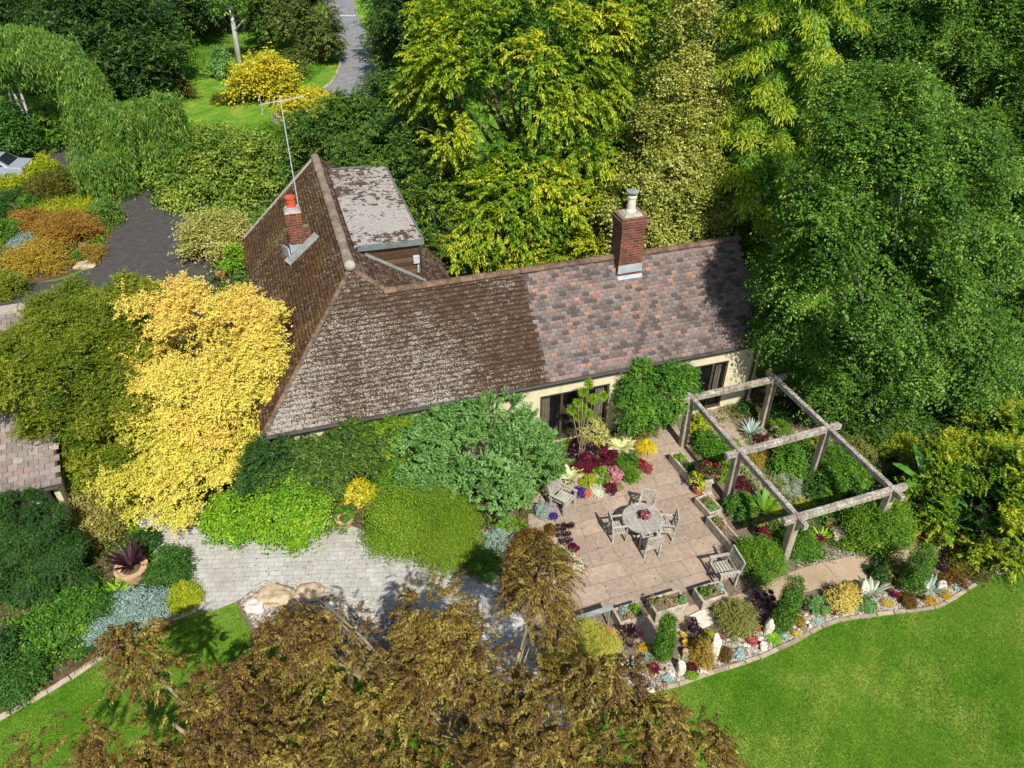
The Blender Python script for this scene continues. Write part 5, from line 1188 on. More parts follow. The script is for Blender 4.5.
# ---------------------------------------------------------------- colour bed by the french windows
B(597, 435, 24, 26, 'varieg', 'cream edged shrub in front of the wide window', ll=.1, lw=.06)
paddles(622, 444, 0, 'creamhosta', 'large cream and green hosta at the back of the colour bed', 26, .6, .2, name='hosta', arch=.5, steep=.85) if PALS.setdefault('creamhosta', pal((170, 190, 90), (226, 226, 160), (244, 240, 210))) else 0
strands(646, 449, 26, 28, 'yellow', 'bright yellow arching grass at the colour bed corner', 500, wd=.03)
B(641, 425, 38, 24, 'mossgreen', 'dull green shrub behind the yellow grass', ll=.08, lw=.04, lumps=3)
B(614, 417, 22, 24, 'varieg', 'pale variegated shrub below the wall climber', ll=.08, lw=.05)
B(661, 417, 22, 18, 'dkgreen', 'dark fern by the cottage wall near the rear left post', ll=.14, lw=.03)
B(588, 466, 28, 22, 'wine', 'deep wine red foliage in the middle of the colour bed', ll=.08, lw=.06, lumps=3)
B(583, 451, 26, 20, 'purple', 'dusky purple foliage at the back of the colour bed', ll=.09, lw=.05, flowers='lilac', fden=.12, fs=.06)
B(603, 452, 18, 12, 'wine', 'small crimson flowered plant beside the cream hosta', ll=.07, lw=.05, flowers='red', fden=.35)
B(612, 461, 16, 16, 'wine', 'red and green plant in the heart of the colour bed', ll=.07, lw=.05)
paddles(571, 476, 0, 'creamhosta', 'white variegated hosta beside the silvered armchair', 24, .5, .17, name='hosta', arch=.5, steep=.9)
B(589, 482, 15, 14, 'chart', 'yellow mound at the front of the colour bed', ll=.06, lw=.03)
B(600, 476, 18, 15, 'lime', 'lime leaved mound in the colour bed', ll=.08, lw=.05)
B(614, 475, 13, 15, 'pink', 'pale pink begonia in the colour bed', name='begonia', cat='flowers', ll=.06, lw=.05)
B(610, 488, 14, 11, 'wine', 'dark wine mound at the bed edge below the pink begonia', ll=.06, lw=.05)
B(618, 487, 11, 8, 'thymes', 'small pinkish green mound at the bed edge', ll=.05, lw=.03)
B(597, 491, 15, 12, 'white', 'white flowered mound at the front of the bed', name='flower_mound', cat='flowers', ll=.05, lw=.04)
B(587, 494, 9, 9, 'coral', 'orange flowered tuft beside the violet flowers', name='flower_mound', cat='flowers', ll=.05, lw=.04)
B(579, 493, 12, 12, 'violet', 'violet flowers on the right of the silvered armchair', name='flower_mound', cat='flowers', ll=.05, lw=.04)
B(628, 463, 20, 20, 'green', 'bright green mound behind the red geranium', ll=.07, lw=.04)
B(630, 475, 19, 17, 'mid', 'rounded green mound at the bed edge', ll=.06, lw=.03)
B(639, 463, 11, 10, 'red', 'red geranium right of the green mounds', name='geranium', cat='flowers', ll=.07, lw=.05)
B(646, 468, 12, 11, 'coralred', 'coral red flowers at the right end of the bed', name='geranium', cat='flowers', ll=.06, lw=.05)
B(551, 507, 12, 11, 'lilac', 'pale lilac flowers below the silvered armchair', name='flower_mound', cat='flowers', ll=.05, lw=.04)
B(553, 517, 9, 9, 'violet', 'deep violet flowers below the pale lilac ones', name='flower_mound', cat='flowers', ll=.05, lw=.04)
B(542, 512, 12, 16, 'silver', 'silver white foliage left of the lilac flowers', ll=.06, lw=.03)
B(559, 503, 10, 8, 'mid', 'small green tuft under the silvered armchair corner', ll=.06, lw=.03)
RS(567, 538, 20, 30, 'purple', 'near black rosettes on stems at the left patio edge', 8, .14, 9, stalk=.5, name='aeonium')
B(574, 548, 10, 10, 'wine', 'wine red ball of foliage among the black rosettes', ll=.06, lw=.05)
B(560, 558, 15, 16, 'green', 'bright green ball beside the terracotta pot', ll=.06, lw=.04)
B(573, 564, 17, 17, 'white', 'white and orange flowers around the terracotta pot', name='flower_mound', cat='flowers', ll=.05, lw=.04, flowers='coral', fden=.3, fs=.08)
B(551, 530, 10, 12, 'bronze', 'bronze tuft left of the black rosettes', ll=.06, lw=.03)
# papyrus before the window
c = gy(583, 428, 19.5); c[2] = 0; t = thing('papyrus', 'papyrus with fluffy green pompom heads in front of the wide window', 'plant', c)
for k, (px, py, zz) in enumerate([(589, 384, 2.0), (583, 392, 1.7), (593, 399, 1.55), (603, 396, 1.6), (578, 403, 1.35), (583, 408, 1.2), (572, 410, 1.2), (589, 414, 1.05), (579, 417, .9)]):
    q = gy(px, py, 19.7 + .03 * k) - c; mb = MB(); mb.tube([(.03 * k - .1, 0, 0), tuple(q * .6 + np.array([0, 0, .1])), tuple(q)], .012, 5); mb.build('stem', M['twig'], t)
    n = 420; d = rdir(n);  V, F = leaf_quads(np.repeat(q[None], n, 0), d, rdir(n), rng.uniform(.17, .23, n), np.full(n, .016)); link('pompom', mesh_np('pompom', V, F, rng.uniform(.2, 1, n)), LM('lime'), t)
# climber on the wall
tree('climber', 'dense green climbing shrub covering the cottage wall between the two windows', 'climber', [lobe_at(657, 392, 62, 54, 20.9), lobe_at(636, 408, 38, 34, 20.3), lobe_at(672, 372, 48, 32, 21.4), lobe_at(645, 378, 36, 34, 21.0)], 'green', .11, .07, .24, 3.8, up=.15, per=20, r0=.06)
tree('wall_sprig', 'thin green sprig of climber reaching over the gutter', 'climber', [lobe_at(648, 356, 14, 12, 21.9)], 'mid', .1, .05, .14, 2, r0=.015, nl=3)

# ---------------------------------------------------------------- bed between path and cottage
def T_(name, label, cat, lobes, p, *a, **k): return tree(name, label, cat, [lobe_at(*l) for l in lobes], p, *a, **k)
BLUE = [(480, 450, 110, 80, 18.0), (445, 474, 66, 50, 17.3), (526, 448, 60, 66, 18.3), (500, 484, 70, 52, 17.1), (432, 450, 56, 56, 18.2), (485, 410, 60, 46, 19.2), (458, 424, 60, 46, 18.8), (425, 480, 44, 40, 17.4), (540, 475, 40, 44, 17.8)]
T_('eave_shrub', 'upright mid green shrub against the old roof eave', 'shrub', [(383, 450, 54, 74, 18.5), (376, 428, 44, 44, 18.7), (400, 424, 40, 40, 18.9), (392, 470, 40, 40, 18.2)], 'mid', .11, .06, .22, 3.6, r0=.05)
T_('eave_shrub', 'dark green sprawling shrub under the old roof eave', 'shrub', [(292, 444, 56, 28, 17.75), (330, 438, 56, 30, 18.0), (362, 432, 40, 34, 18.2), (320, 454, 70, 48, 17.7), (285, 462, 60, 48, 17.4), (352, 450, 56, 54, 17.9), (300, 480, 90, 34, 17.0)], 'wood', .11, .07, .24, 2.8, r0=.05)
T_('eave_shrub', 'dark shrub between the golden tree and the eave', 'shrub', [(258, 474, 40, 36, 16.9), (270, 455, 36, 40, 17.1)], 'dkgreen', .1, .06, .22, 3.0, r0=.05)
B(412, 446, 13, 58, 'palegravel', 'narrow pale leafy strip standing in for gravel between green shrub and blue green tree', name='climber', cat='climber', ll=.07, lw=.05, cover=3) if PALS.setdefault('palegravel', pal((120, 130, 100), (186, 188, 168), (226, 226, 214))) else 0  # pale leafy bush in place of a narrow strip of gravel path
B(233, 521, 50, 54, 'lime', 'smaller lime green mound beside the grey path', ll=.13, lw=.08, lumps=5, cr=.14)
B(291, 515, 70, 74, 'lime', 'larger lime green mound beside the grey path', ll=.13, lw=.08, lumps=7, cr=.12)
B(357, 490, 34, 30, 'chartgold', 'bright yellow leaved shrub above the buff pot', ll=.12, lw=.08, lumps=4) if PALS.setdefault('chartgold', pal((140, 168, 36), (196, 202, 48), (228, 220, 84))) else 0
B(340, 476, 44, 36, 'mid', 'green filler shrub behind the yellow leaved shrub', ll=.1, lw=.06, lumps=3)
B(396, 530, 50, 78, 'lowmid', 'yellow flecked green mound overhanging the grey path', ll=.07, lw=.035, lumps=6, cover=3.6) if PALS.setdefault('lowmid', pal((76, 126, 28), (112, 164, 40), (168, 196, 64))) else 0
B(433, 530, 78, 76, 'mid2', 'grassy green mound below the blue green tree', ll=.09, lw=.02, lumps=5, cover=4, jit=.8) if PALS.setdefault('mid2', pal((80, 130, 30), (112, 160, 40), (150, 182, 60))) else 0
B(487, 566, 24, 28, 'green', 'small bright green bush near the bronze tree tips', ll=.06, lw=.03)
B(497, 540, 36, 20, 'silver', 'low silver green groundcover below the blue green tree', ll=.08, lw=.04, cover=1.6)
B(470, 558, 22, 16, 'mossgreen', 'thin olive tuft beside the grassy mound', ll=.07, lw=.03, cover=1.8)
B(512, 528, 26, 20, 'lime', 'small lime tuft beside the tree shade near the armchair', ll=.08, lw=.04, cover=1.8)
B(530, 548, 34, 34, 'bronze', 'bronze leaved bush at the left patio corner', ll=.09, lw=.04)

# ---------------------------------------------------------------- left borders
CL = [(10, 510, 46, 34), (36, 520, 50, 36), (12, 545, 50, 36), (52, 548, 48, 34), (28, 575, 54, 36), (62, 580, 44, 30), (14, 602, 40, 30), (46, 604, 44, 28), (70, 560, 36, 30), (0, 575, 40, 40)]
tree('cloud_pruned_conifer', 'dark green cloud pruned conifer with rounded pads at the left edge', 'tree', [lobe_at(x, y, w_, h_, 14.6 - (y - 510) * .012) for x, y, w_, h_ in CL], 'dkgreen', .07, .035, .15, 4.2, up=.3, per=24, r0=.09, rmin=.75, low=-.7)
B(90, 520, 58, 62, 'variegdk', 'cream mottled evergreen shrub between outbuilding and purple potted plant', ll=.1, lw=.06, lumps=6) if PALS.setdefault('variegdk', pal((84, 108, 50), (150, 160, 84), (214, 204, 132))) else 0
B(70, 496, 70, 24, 'dkgreen', 'dark ivy like shrub under the outbuilding eave', ll=.1, lw=.07, lumps=4)
B(144, 541, 30, 24, 'dkgreen', 'dark green shrub behind the purple potted plant', ll=.08, lw=.05, lumps=3)
B(171, 570, 44, 38, 'green2', 'dark glossy mound where the path bends', ll=.07, lw=.045, lumps=4) if PALS.setdefault('green2', pal((36, 84, 30), (62, 118, 44), (110, 160, 72))) else 0
B(183, 598, 34, 28, 'chart', 'bright yellow mound at the path corner', ll=.06, lw=.03, lumps=4)
B(144, 608, 50, 38, 'silver', 'silver leaved mound beside the bright yellow mound', ll=.09, lw=.04, lumps=5)
B(115, 632, 44, 30, 'silver', 'silver grey groundcover by the left lawn edging', ll=.08, lw=.03, lumps=4)
B(155, 624, 30, 18, 'goldmix', 'brown gold tuft by the left lawn edging', ll=.06, lw=.025)
paddles(116, 589, 0, 'lime', 'bright green strappy plant in front of the terracotta pot', 14, .55, .1, name='strap_leaf_plant', arch=.5, steep=.6)
B(79, 606, 48, 40, 'green', 'leafy green mound right of the cloud pruned conifer', ll=.1, lw=.05, lumps=4)
B(103, 610, 32, 28, 'green2', 'darker green mound beside the strappy plant', ll=.08, lw=.05, lumps=3)
B(43, 631, 56, 44, 'green', 'broad green mound in the left border', ll=.11, lw=.06, lumps=5)
paddles(58, 646, 0, 'green2', 'upright glossy strap leaved fern in the left border', 14, .6, .12, name='fern', arch=.35, steep=1.0)
B(42, 667, 20, 14, 'chart', 'small lime yellow tuft in the left border', ll=.06, lw=.03)
B(16, 682, 54, 42, 'green2', 'dark green spreading mound at the lower left border', ll=.08, lw=.04, lumps=6)
B(78, 648, 30, 16, 'green2', 'low green edging plant by the left lawn edging', ll=.07, lw=.04)
B(8, 650, 34, 40, 'dkgreen', 'dark shrub at the far left of the lower border', ll=.1, lw=.05)
B(76, 634, 22, 16, 'lime', 'pale lime plant between green mounds in the left border', ll=.07, lw=.04)
# far left shrub rockery
B(67, 231, 58, 34, 'orange', 'larger orange leaved mound in the far left rockery', ll=.1, lw=.06, lumps=5, maxh=1.3)
B(33, 223, 46, 26, 'orange', 'smaller orange leaved mound behind the larger one', ll=.1, lw=.06, lumps=4, maxh=1.2)
B(39, 259, 60, 32, 'orangegold', 'gold orange mound nearest the outbuilding', ll=.1, lw=.06, lumps=5, maxh=1.3) if PALS.setdefault('orangegold', pal((140, 120, 36), (190, 160, 50), (214, 186, 80))) else 0
B(66, 208, 48, 16, 'chart', 'flat lime yellow shrub behind the orange mounds', ll=.12, lw=.05)
B(90, 217, 26, 12, 'lime', 'lime shrub between the orange mound and weeping mound', ll=.12, lw=.05)
B(102, 216, 32, 34, 'weep', 'small weeping green mound by the driveway', ll=.2, lw=.05, droop=.4)
B(91, 255, 32, 16, 'goldmix', 'olive gold edging shrub at the driveway corner', ll=.09, lw=.05)
B(78, 258, 16, 14, 'green', 'green tuft beside the olive gold edging shrub', ll=.09, lw=.05)
B(8, 287, 36, 30, 'olive', 'olive green mound at the far left beside the drive', ll=.1, lw=.05, lumps=3)
B(4, 232, 30, 26, 'green', 'green shrub at the left edge beside the orange mounds', ll=.12, lw=.06)
B(22, 242, 24, 14, 'silver', 'grey green shrub between two orange mounds', ll=.1, lw=.05)
B(60, 186, 54, 32, 'olivedk', 'brown tinged green shrub below the weeping cedar', ll=.14, lw=.06, lumps=4)
B(8, 182, 44, 18, 'chart', 'clipped yellow hedge shrub in front of the silver car', ll=.12, lw=.07, lumps=3)
B(18, 198, 34, 16, 'dkgreen', 'dark green shrub under the yellow hedge shrub', ll=.12, lw=.07)
B(44, 170, 30, 24, 'chart', 'yellow green shrub right of the silver car', ll=.14, lw=.07)
B(30, 205, 24, 16, 'green', 'leafy green tuft in the far left rockery', ll=.14, lw=.06)
B(3, 212, 26, 14, 'dkgreen', 'small dark bush at the left edge behind the green shrub', ll=.12, lw=.06)

# ================================================================== TREES
def shoot_tree(name, label, lobes, palk, n, L, pairs, ll, lw, droop, base=None, r0=.18, bark='bark', nl=10, up=.2, rmin=.55, low=-.5, tip=0.0, cat='tree', gap=-.15, tb=.4, bough=1.0, fill=.12, spread=.8):
    lobes = np.asarray(lobes, float); base = np.array(base if base is not None else (lobes[:, 0].mean(), lobes[:, 1].mean(), 0), float)
    root = thing(name, label, cat, base); mb = MB(); limbs(mb, base, lobes, r0, nl, spread); mb.build('trunk', M[bark], root, smooth=True)
    P, Nn, T, bt = bough_points(lobes, n, bough, up, rmin, low, .72, fill, .55)
    q = np.sin(P[:, 0] * 2.1 + 1.3 * np.sin(P[:, 2] * 1.7)) * np.sin(P[:, 1] * 1.9 + P[:, 2] * 1.4)
    keep = rng.uniform(0, 1, len(P)) < .22 + .8 * (q > gap - .3); P, Nn, T, bt = P[keep], Nn[keep], T[keep], bt[keep]
    D = Nn * (1 - up) + np.array([0, 0, up]) + rng.normal(size=Nn.shape) * .45
    tint = np.clip(tb + bt + rng.normal(size=len(P)) * .13 + tip * (T - .75) * 2.2, 0, 1)
    V, F, t = shoots(P - base, D, L * rng.uniform(.6, 1.25, len(P)), pairs, ll, lw, droop, tint)
    link('crown', mesh_np('crown', V, F, t), LM(palk), root); return root
LA = lambda L: [lobe_at(*l) for l in L]
# bronze tree in front
PALS['bronzetree'] = [srgb(92, 56, 36, .9), srgb(134, 112, 44, 1.0), srgb(196, 182, 84, 1.05)]
shoot_tree('bronze_leaved_tree', 'spreading bronze brown leaved tree filling the foreground above the lawn', LA([(430, 610, 70, 90, 9.8), (455, 670, 110, 90, 8.8), (540, 590, 50, 80, 10), (528, 640, 56, 70, 9.3), (345, 660, 120, 90, 9), (420, 735, 200, 90, 7.6), (570, 715, 110, 80, 7.9), (610, 680, 50, 60, 8.4), (640, 735, 90, 60, 7.6), (660, 765, 90, 40, 7.1), (697, 750, 44, 40, 7.3), (548, 690, 60, 50, 8.5), (296, 640, 66, 60, 9.2), (316, 605, 50, 40, 9.6), (520, 790, 300, 90, 6.8), (310, 745, 120, 70, 7.6)]),
           'bronzetree', 7200, .5, 17, .085, .026, .6, base=(-.4, 7.6, 0), r0=.14, bark='twig', nl=16, up=.3, rmin=.5, spread=.35, low=-.6, gap=.28, bough=.42, fill=.22)
shoot_tree('bronze_leaved_tree', 'smaller bronze leaved tree at the lower left beside the left lawn', LA([(235, 700, 90, 60, 8.2), (136, 655, 32, 46, 8.9), (175, 692, 60, 46, 8.4), (250, 745, 120, 70, 7.5), (120, 745, 80, 40, 7.4), (58, 735, 50, 50, 7.3), (230, 800, 260, 80, 6.8)]),
           'bronzetree', 2300, .5, 17, .085, .026, .6, base=(-4.6, 7.4, 0), r0=.11, bark='twig', nl=4, up=.3, rmin=.5, spread=.2, low=-.6, gap=.08, bough=.36, fill=.15)
shoot_tree('blue_green_tree', 'blue green layered tree beside the patio in front of the old roof', LA(BLUE), 'bluegreen', 4600, .42, 11, .1, .046, .1, r0=.09, nl=12, up=.5, rmin=.45, low=-.4, gap=.1, bough=.42, fill=.2, spread=.5)
# golden trees by the outbuilding
T_('golden_acer', 'glowing yellow tree with layered foliage in front of the mossy roof', 'tree', [(205, 345, 165, 110, 20.4), (215, 405, 140, 110, 19.2), (190, 452, 130, 90, 18.0), (150, 482, 90, 50, 17.4), (252, 375, 76, 110, 20.0), (165, 320, 80, 60, 20.8), (245, 430, 60, 70, 18.8), (160, 400, 80, 80, 19.4), (200, 378, 140, 80, 19.9)],
   'yellowacer', .12, .07, .26, 3.4, up=.72, flat=.2, droop=.12, per=30, r0=.1, rmin=.72, edge=.5, tmode='height', bough=.72, dome=.22, spray=6)
T_('olive_acer', 'broad olive green tree leaning over the outbuilding roof', 'tree', [(90, 322, 136, 80, 20.8), (50, 375, 130, 110, 19.6), (105, 395, 120, 120, 19.4), (85, 445, 130, 80, 18.2), (128, 306, 70, 50, 21.0), (60, 425, 110, 90, 18.6), (10, 386, 70, 66, 17.2), (56, 424, 60, 50, 16.9), (14, 362, 50, 44, 18.4), (70, 380, 100, 90, 18.8), (80, 468, 90, 44, 17.4), (120, 440, 70, 70, 18.2), (64, 316, 60, 40, 20.2)],
   'olive', .1, .055, .24, 4.0, up=.55, flat=.22, droop=.12, per=30, r0=.1, rmin=.72, edge=.45, bough=.5, dome=.35)
# behind the cottage
PALS['robinia2'] = PALS['robinia']
shoot_tree('golden_honey_locust', 'tall golden green feathery tree rising behind the long roof', LA([(520, 60, 190, 130, 32), (468, 120, 110, 130, 31), (560, 130, 170, 140, 32), (515, 195, 150, 120, 30.5), (615, 60, 110, 150, 33), (450, 60, 80, 100, 32), (470, 10, 120, 90, 34), (560, 0, 160, 90, 34), (590, 195, 100, 110, 31.5), (470, 200, 80, 90, 30.5), (545, 240, 110, 60, 29.5), (640, 20, 90, 80, 34)]),
           'robinia', 15000, .75, 12, .16, .06, .4, r0=.3, nl=16, up=.3, rmin=.6, low=-.55, tip=.9, tb=.28, bough=1.15)
B(500, 262, 60, 26, 'dkgreen', 'shaded shrub behind the ridge below the golden tree', ll=.16, lw=.08)
T_('golden_shrub', 'low yellow green shrub showing over the cottage ridge', 'shrub', [(540, 258, 100, 26, 28.6), (600, 240, 50, 30, 28.8)], 'chart', .22, .08, .4, 3.2, up=.5, flat=.2, per=24, r0=.05)
T_('cream_conifer', 'cream tipped conical evergreen behind the brick chimney', 'tree', [(693, -10, 24, 50, 29.4), (690, 35, 42, 60, 29.3), (685, 80, 58, 70, 29.2), (678, 125, 80, 70, 29), (671, 170, 100, 70, 28.6), (664, 212, 118, 60, 28.2), (652, 246, 104, 44, 27.8)],
   'cream', .16, .1, .36, 4.4, up=.4, flat=.5, per=30, r0=.16, rmin=.7, tvar=.25, bough=.5, spray=4)
# golden cedar with sweeping branches
c = gy(764, 140, 29.5); c[2] = 0; t = thing('golden_cedar', 'golden green conifer with sweeping drooping branches beside the roof end', 'tree', c)
mb = MB(); mb.tube([(0, 0, -.2), (0, 0, 8), (0, 0, 16)], [.32, .2, .04], 10); mb.build('trunk', M['bark'], t, smooth=True)
C = []; Nn = []; TT_ = []; mbb = MB()
for k in range(110):
    z = 1.0 + 14.2 * (k / 110) ** .95; R = (3.9 - .12 * z) * random.uniform(.7, 1.15); q = k * 2.399 + random.uniform(-.3, .3); up0 = random.uniform(.0, .25)
    prev = Vector((0, 0, z))
    for j in range(12):
        f = (j + 1) / 12; p = np.array([math.cos(q) * R * f, math.sin(q) * R * f, z + R * (up0 * f * 1.2 - .42 * f * f)])
        if j % 4 == 3: mbb.tube([prev, tuple(p)], [.05 * (1.3 - f), .05 * (1.05 - f)], 4); prev = Vector(p)
        if f > .25:
            for m in range(2):
                s = np.array([-math.sin(q), math.cos(q), 0]) * random.uniform(-1, 1) * .62 * (1.15 - f * .6) * R * .26
                C.append(p + s + np.array([0, 0, -abs(np.linalg.norm(s)) * .35])); Nn.append(np.array([math.cos(q) * .5, math.sin(q) * .5, .9])); TT_.append(.1 + .72 * f * f + random.gauss(0, .1))
mbb.build('branch', M['bark'], t)
V, F, tt = clump_leaves(np.array(C), np.array(Nn), np.array(TT_), .42, 62, .2, .042, .12, .42, .35, .12, .65); link('crown', mesh_np('crown', V, F, tt), LM('goldcedar'), t)
# birches on the right
def birch(label, lobes, base, lean=(0, 0), **k):
    r = T_('birch_tree', label, 'tree', lobes, 'birch', .15, .09, .42, k.pop('cover', 3.4), up=.25, flat=.45, droop=.2, per=22, r0=.2, spray=6, bark='birchbark', base=base, nl=9, rmin=.5, spread=.4, bough=k.pop('bough', .8), **k); return r
birch('large birch whose leafy crown hangs over the pergola end', [(865, 270, 170, 150, 21.2), (840, 370, 140, 100, 22.6), (925, 335, 150, 150, 22), (885, 180, 160, 130, 21.4), (804, 300, 84, 110, 22.4), (824, 230, 70, 100, 20.6), (900, 402, 110, 50, 22.6), (950, 240, 120, 130, 22.6), (880, 110, 110, 90, 22.6)], (13.6, 23, 0))
birch('tall birch behind, filling the upper right with small dark leaves', [(860, 60, 150, 170, 35), (930, 50, 170, 190, 34), (960, 150, 140, 170, 32.5), (840, 140, 80, 120, 34), (900, 120, 140, 150, 33.5)], (19.0, 35, 0))
birch('birch at the right picture edge above the golden conifer', [(1005, 290, 130, 220, 26), (1015, 150, 120, 180, 29), (1000, 390, 120, 110, 23.4), (1030, 60, 120, 140, 31), (960, 400, 90, 60, 23)], (18.2, 25.5, 0))
# golden conifer, lower right
PALS['goldconifer'] = pal((44, 98, 26), (108, 160, 34), (186, 206, 58))
shoot_tree('golden_conifer', 'golden tipped spreading conifer at the right edge of the lawn', [ground_dome(985, 505, 126, 116, 0)] + LA([(1010, 470, 100, 80, 19.6), (955, 525, 60, 50, 17.0), (1010, 540, 70, 60, 16.4), (950, 478, 50, 50, 18.6), (985, 555, 50, 40, 16), (1030, 510, 60, 80, 17.6), (1020, 430, 70, 50, 20.6)]),
           'goldconifer', 8000, .5, 13, .1, .036, .08, r0=.08, nl=8, up=.4, rmin=.5, low=-.4, tip=1.3, tb=.16, gap=-.2, bough=.5, fill=.2, spread=.5)
# ---------------------------------------------------------------- behind and left of the cottage
T_('laurel_tree', 'glossy dark green evergreen between the dormer and the golden tree', 'tree', [(400, 165, 110, 110, 33), (440, 225, 70, 90, 29.5), (360, 120, 100, 60, 37), (330, 150, 90, 70, 38), (405, 115, 90, 70, 37), (430, 170, 80, 80, 32), (460, 255, 50, 50, 28)], 'laurel', .2, .11, .42, 3.6, up=.3, per=22, r0=.2)
B(272, 150, 66, 46, 'mid', 'mid green rounded shrub behind the aerial mast', ll=.2, lw=.11, lumps=6)
B(330, 195, 60, 46, 'wood', 'dark leafy shrub directly behind the far gable', ll=.2, lw=.11, lumps=4)
B(318, 140, 78, 44, 'laurel', 'broad green shrub behind the cottage by the road bend', ll=.22, lw=.12, lumps=6)
B(372, 118, 60, 36, 'laurel', 'pale green shrub beside the road bend', ll=.22, lw=.12, lumps=4)
PALS['laurelpale'] = pal((72, 116, 44), (116, 160, 62), (172, 200, 100))
T_('domed_tree', 'large domed green tree left of the aerial mast', 'tree', [(215, 152, 84, 52, 43), (182, 176, 54, 54, 42), (248, 168, 60, 56, 42.4), (210, 190, 84, 40, 41.4), (235, 200, 50, 36, 41)], 'laurelpale', .26, .15, .5, 3.2, up=.35, r0=.16, bough=.8, spray=4)
B(216, 240, 62, 60, 'varieg2', 'cream variegated shrub between driveway and mossy roof', ll=.14, lw=.09, lumps=6) if PALS.setdefault('varieg2', pal((120, 150, 70), (180, 194, 114), (222, 224, 168))) else 0
B(234, 264, 20, 36, 'lime', 'bright green shrub tight against the mossy roof eave', ll=.12, lw=.07)
B(265, 84, 64, 54, 'chartgold', 'yellow maple beyond the aerial', name='yellow_maple', cat='tree', ll=.26, lw=.18, lumps=6)
B(308, 106, 54, 28, 'chartgold', 'lower yellow maple beside the road verge', name='yellow_maple', cat='tree', ll=.26, lw=.18, lumps=4)
T_('dark_maple', 'dark green tree shading the road on its right side', 'tree', [(412, 22, 84, 80, 66), (392, 52, 44, 40, 63), (434, 50, 70, 60, 62), (412, -10, 90, 60, 70)], 'wood', .34, .22, .9, 3.4, up=.4, per=22, r0=.3)
# weeping cedar
spine = [gy(x, y, Y) for x, y, Y in ((-14, 36, 47), (0, 34, 47), (22, 31, 47), (42, 38, 46.6), (60, 47, 46), (78, 64, 45.5), (90, 84, 45), (98, 102, 44.5), (112, 112, 44), (128, 108, 43.5), (146, 106, 43), (160, 108, 42.5), (168, 96, 42))]
spine2 = [gy(x, y, Y) for x, y, Y in ((-10, 60, 46), (20, 52, 46), (44, 52, 45.5), (62, 64, 45), (74, 82, 44.5), (86, 100, 44))]
spine3 = [gy(x, y, Y) for x, y, Y in ((100, 104, 44), (112, 120, 43.2), (118, 140, 42.6), (116, 158, 42.2), (104, 160, 41.8), (88, 165, 41.5))]
wb = gp(121, 190, 0); t = thing('weeping_cedar', 'arching weeping cedar trailing long curtains of foliage over the driveway', 'tree', wb)
mb = MB(); mb.tube([(0, 0, -.2), tuple((spine[9] - wb) * .5), tuple(spine[9] - wb)], [.08, .06, .05], 8)
for sp in (spine, spine2, spine3): mb.tube([tuple(p - wb - np.array([0, 0, .2])) for p in sp], [.05] * len(sp), 6)
mb.build('trunk', M['bark'], t, smooth=True)
P = []; D = []; Tn = []
for sp, n, mx in ((spine, 1700, 3.8), (spine2, 450, 1.3), (spine3, 1000, 2.8)):
    c_ = np.array(crom(sp, False, 10))
    for k in range(n):
        i = random.randrange(len(c_)); p = c_[i] + np.array([random.gauss(0, .35), random.gauss(0, .45), random.uniform(-.1, .35)]); ln = min(random.uniform(.5, mx), max(.3, p[2] - .2)) * (1 if i > len(c_) * .45 else .75) if i < len(c_) * .6 else random.uniform(.6, 1.0) * max(.3, p[2] - .1)
        m = int(ln / .16) + 2; zz = np.linspace(0, ln, m); off = rng.normal(size=(2,)) * .12
        for j in range(m): P.append(p + np.array([off[0] * zz[j] + random.gauss(0, .05), off[1] * zz[j] + random.gauss(0, .05), -zz[j]])); D.append((random.gauss(0, .35), random.gauss(0, .35), -1)); Tn.append(.45 + random.gauss(0, .18))
P, D = np.array(P), np.array(D, float); P = np.repeat(P, 5, 0) + rng.normal(size=(len(P) * 5, 3)) * .08; D = np.repeat(D, 5, 0) + rng.normal(size=P.shape) * .35; Tn = np.clip(np.repeat(Tn, 5), 0, 1)
V, F = leaf_quads(P - wb, D, rdir(len(P)), rng.uniform(.18, .36, len(P)), np.full(len(P), .055)); link('crown', mesh_np('crown', V, F, Tn), LM('weep'), t)
# small trees and woodland at the top left
def stem_tree(name, label, bx, by, cxx, cyy, w_, h_, palk, bark='bark', r0=.09, ll=.24, lw=.15, R=.5, cover=3.2, cat='tree', extra=(), group=None, **k):
    b = gp(bx, by, 0); Y = b[1]; return T_(name, label, cat, [(cxx, cyy, w_, h_, Y)] + [(x, y, a, c2, Y + dy) for x, y, a, c2, dy in extra], palk, ll, lw, R, cover, base=b, r0=r0, bark=bark, group=group, **k)
stem_tree('lollipop_tree', 'small round headed tree on the lawn behind the silver car', 62, 149, 56, 120, 44, 36, 'mid')
B(8, 142, 46, 74, 'green2', 'tall dark green bush on the lawn at the left edge', ll=.24, lw=.14, lumps=5)
def bare_birch(label, bx, by, tx, ty, r):
    b = gp(bx, by, 0); e = gy(tx, ty, b[1] + .5); t = thing('young_birch', label, 'tree', b); mb = MB(); e = e - b; mb.tube([(0, 0, -.1), tuple(e * .5), tuple(e)], [r, r * .7, r * .4], 8)
    for k in range(5): s = e * random.uniform(.45, .95); mb.tube([tuple(s), tuple(s + np.array([random.uniform(-1.2, 1.2), random.uniform(-1, 1), random.uniform(.6, 1.4)]))], [r * .3, r * .08], 5)
    mb.build('trunk', M['birchbark'], t, smooth=True)
    l = (b[0] + e[0] * 1.05, b[1], e[2] * 1.1, 1.7, 1.6, 1.7); link('crown', crown_mesh([l], 120, .5, 18, .24, .14, .3, .45, .3, .4, -.7, 'rand', .18, .35, b), LM('birch'), t)
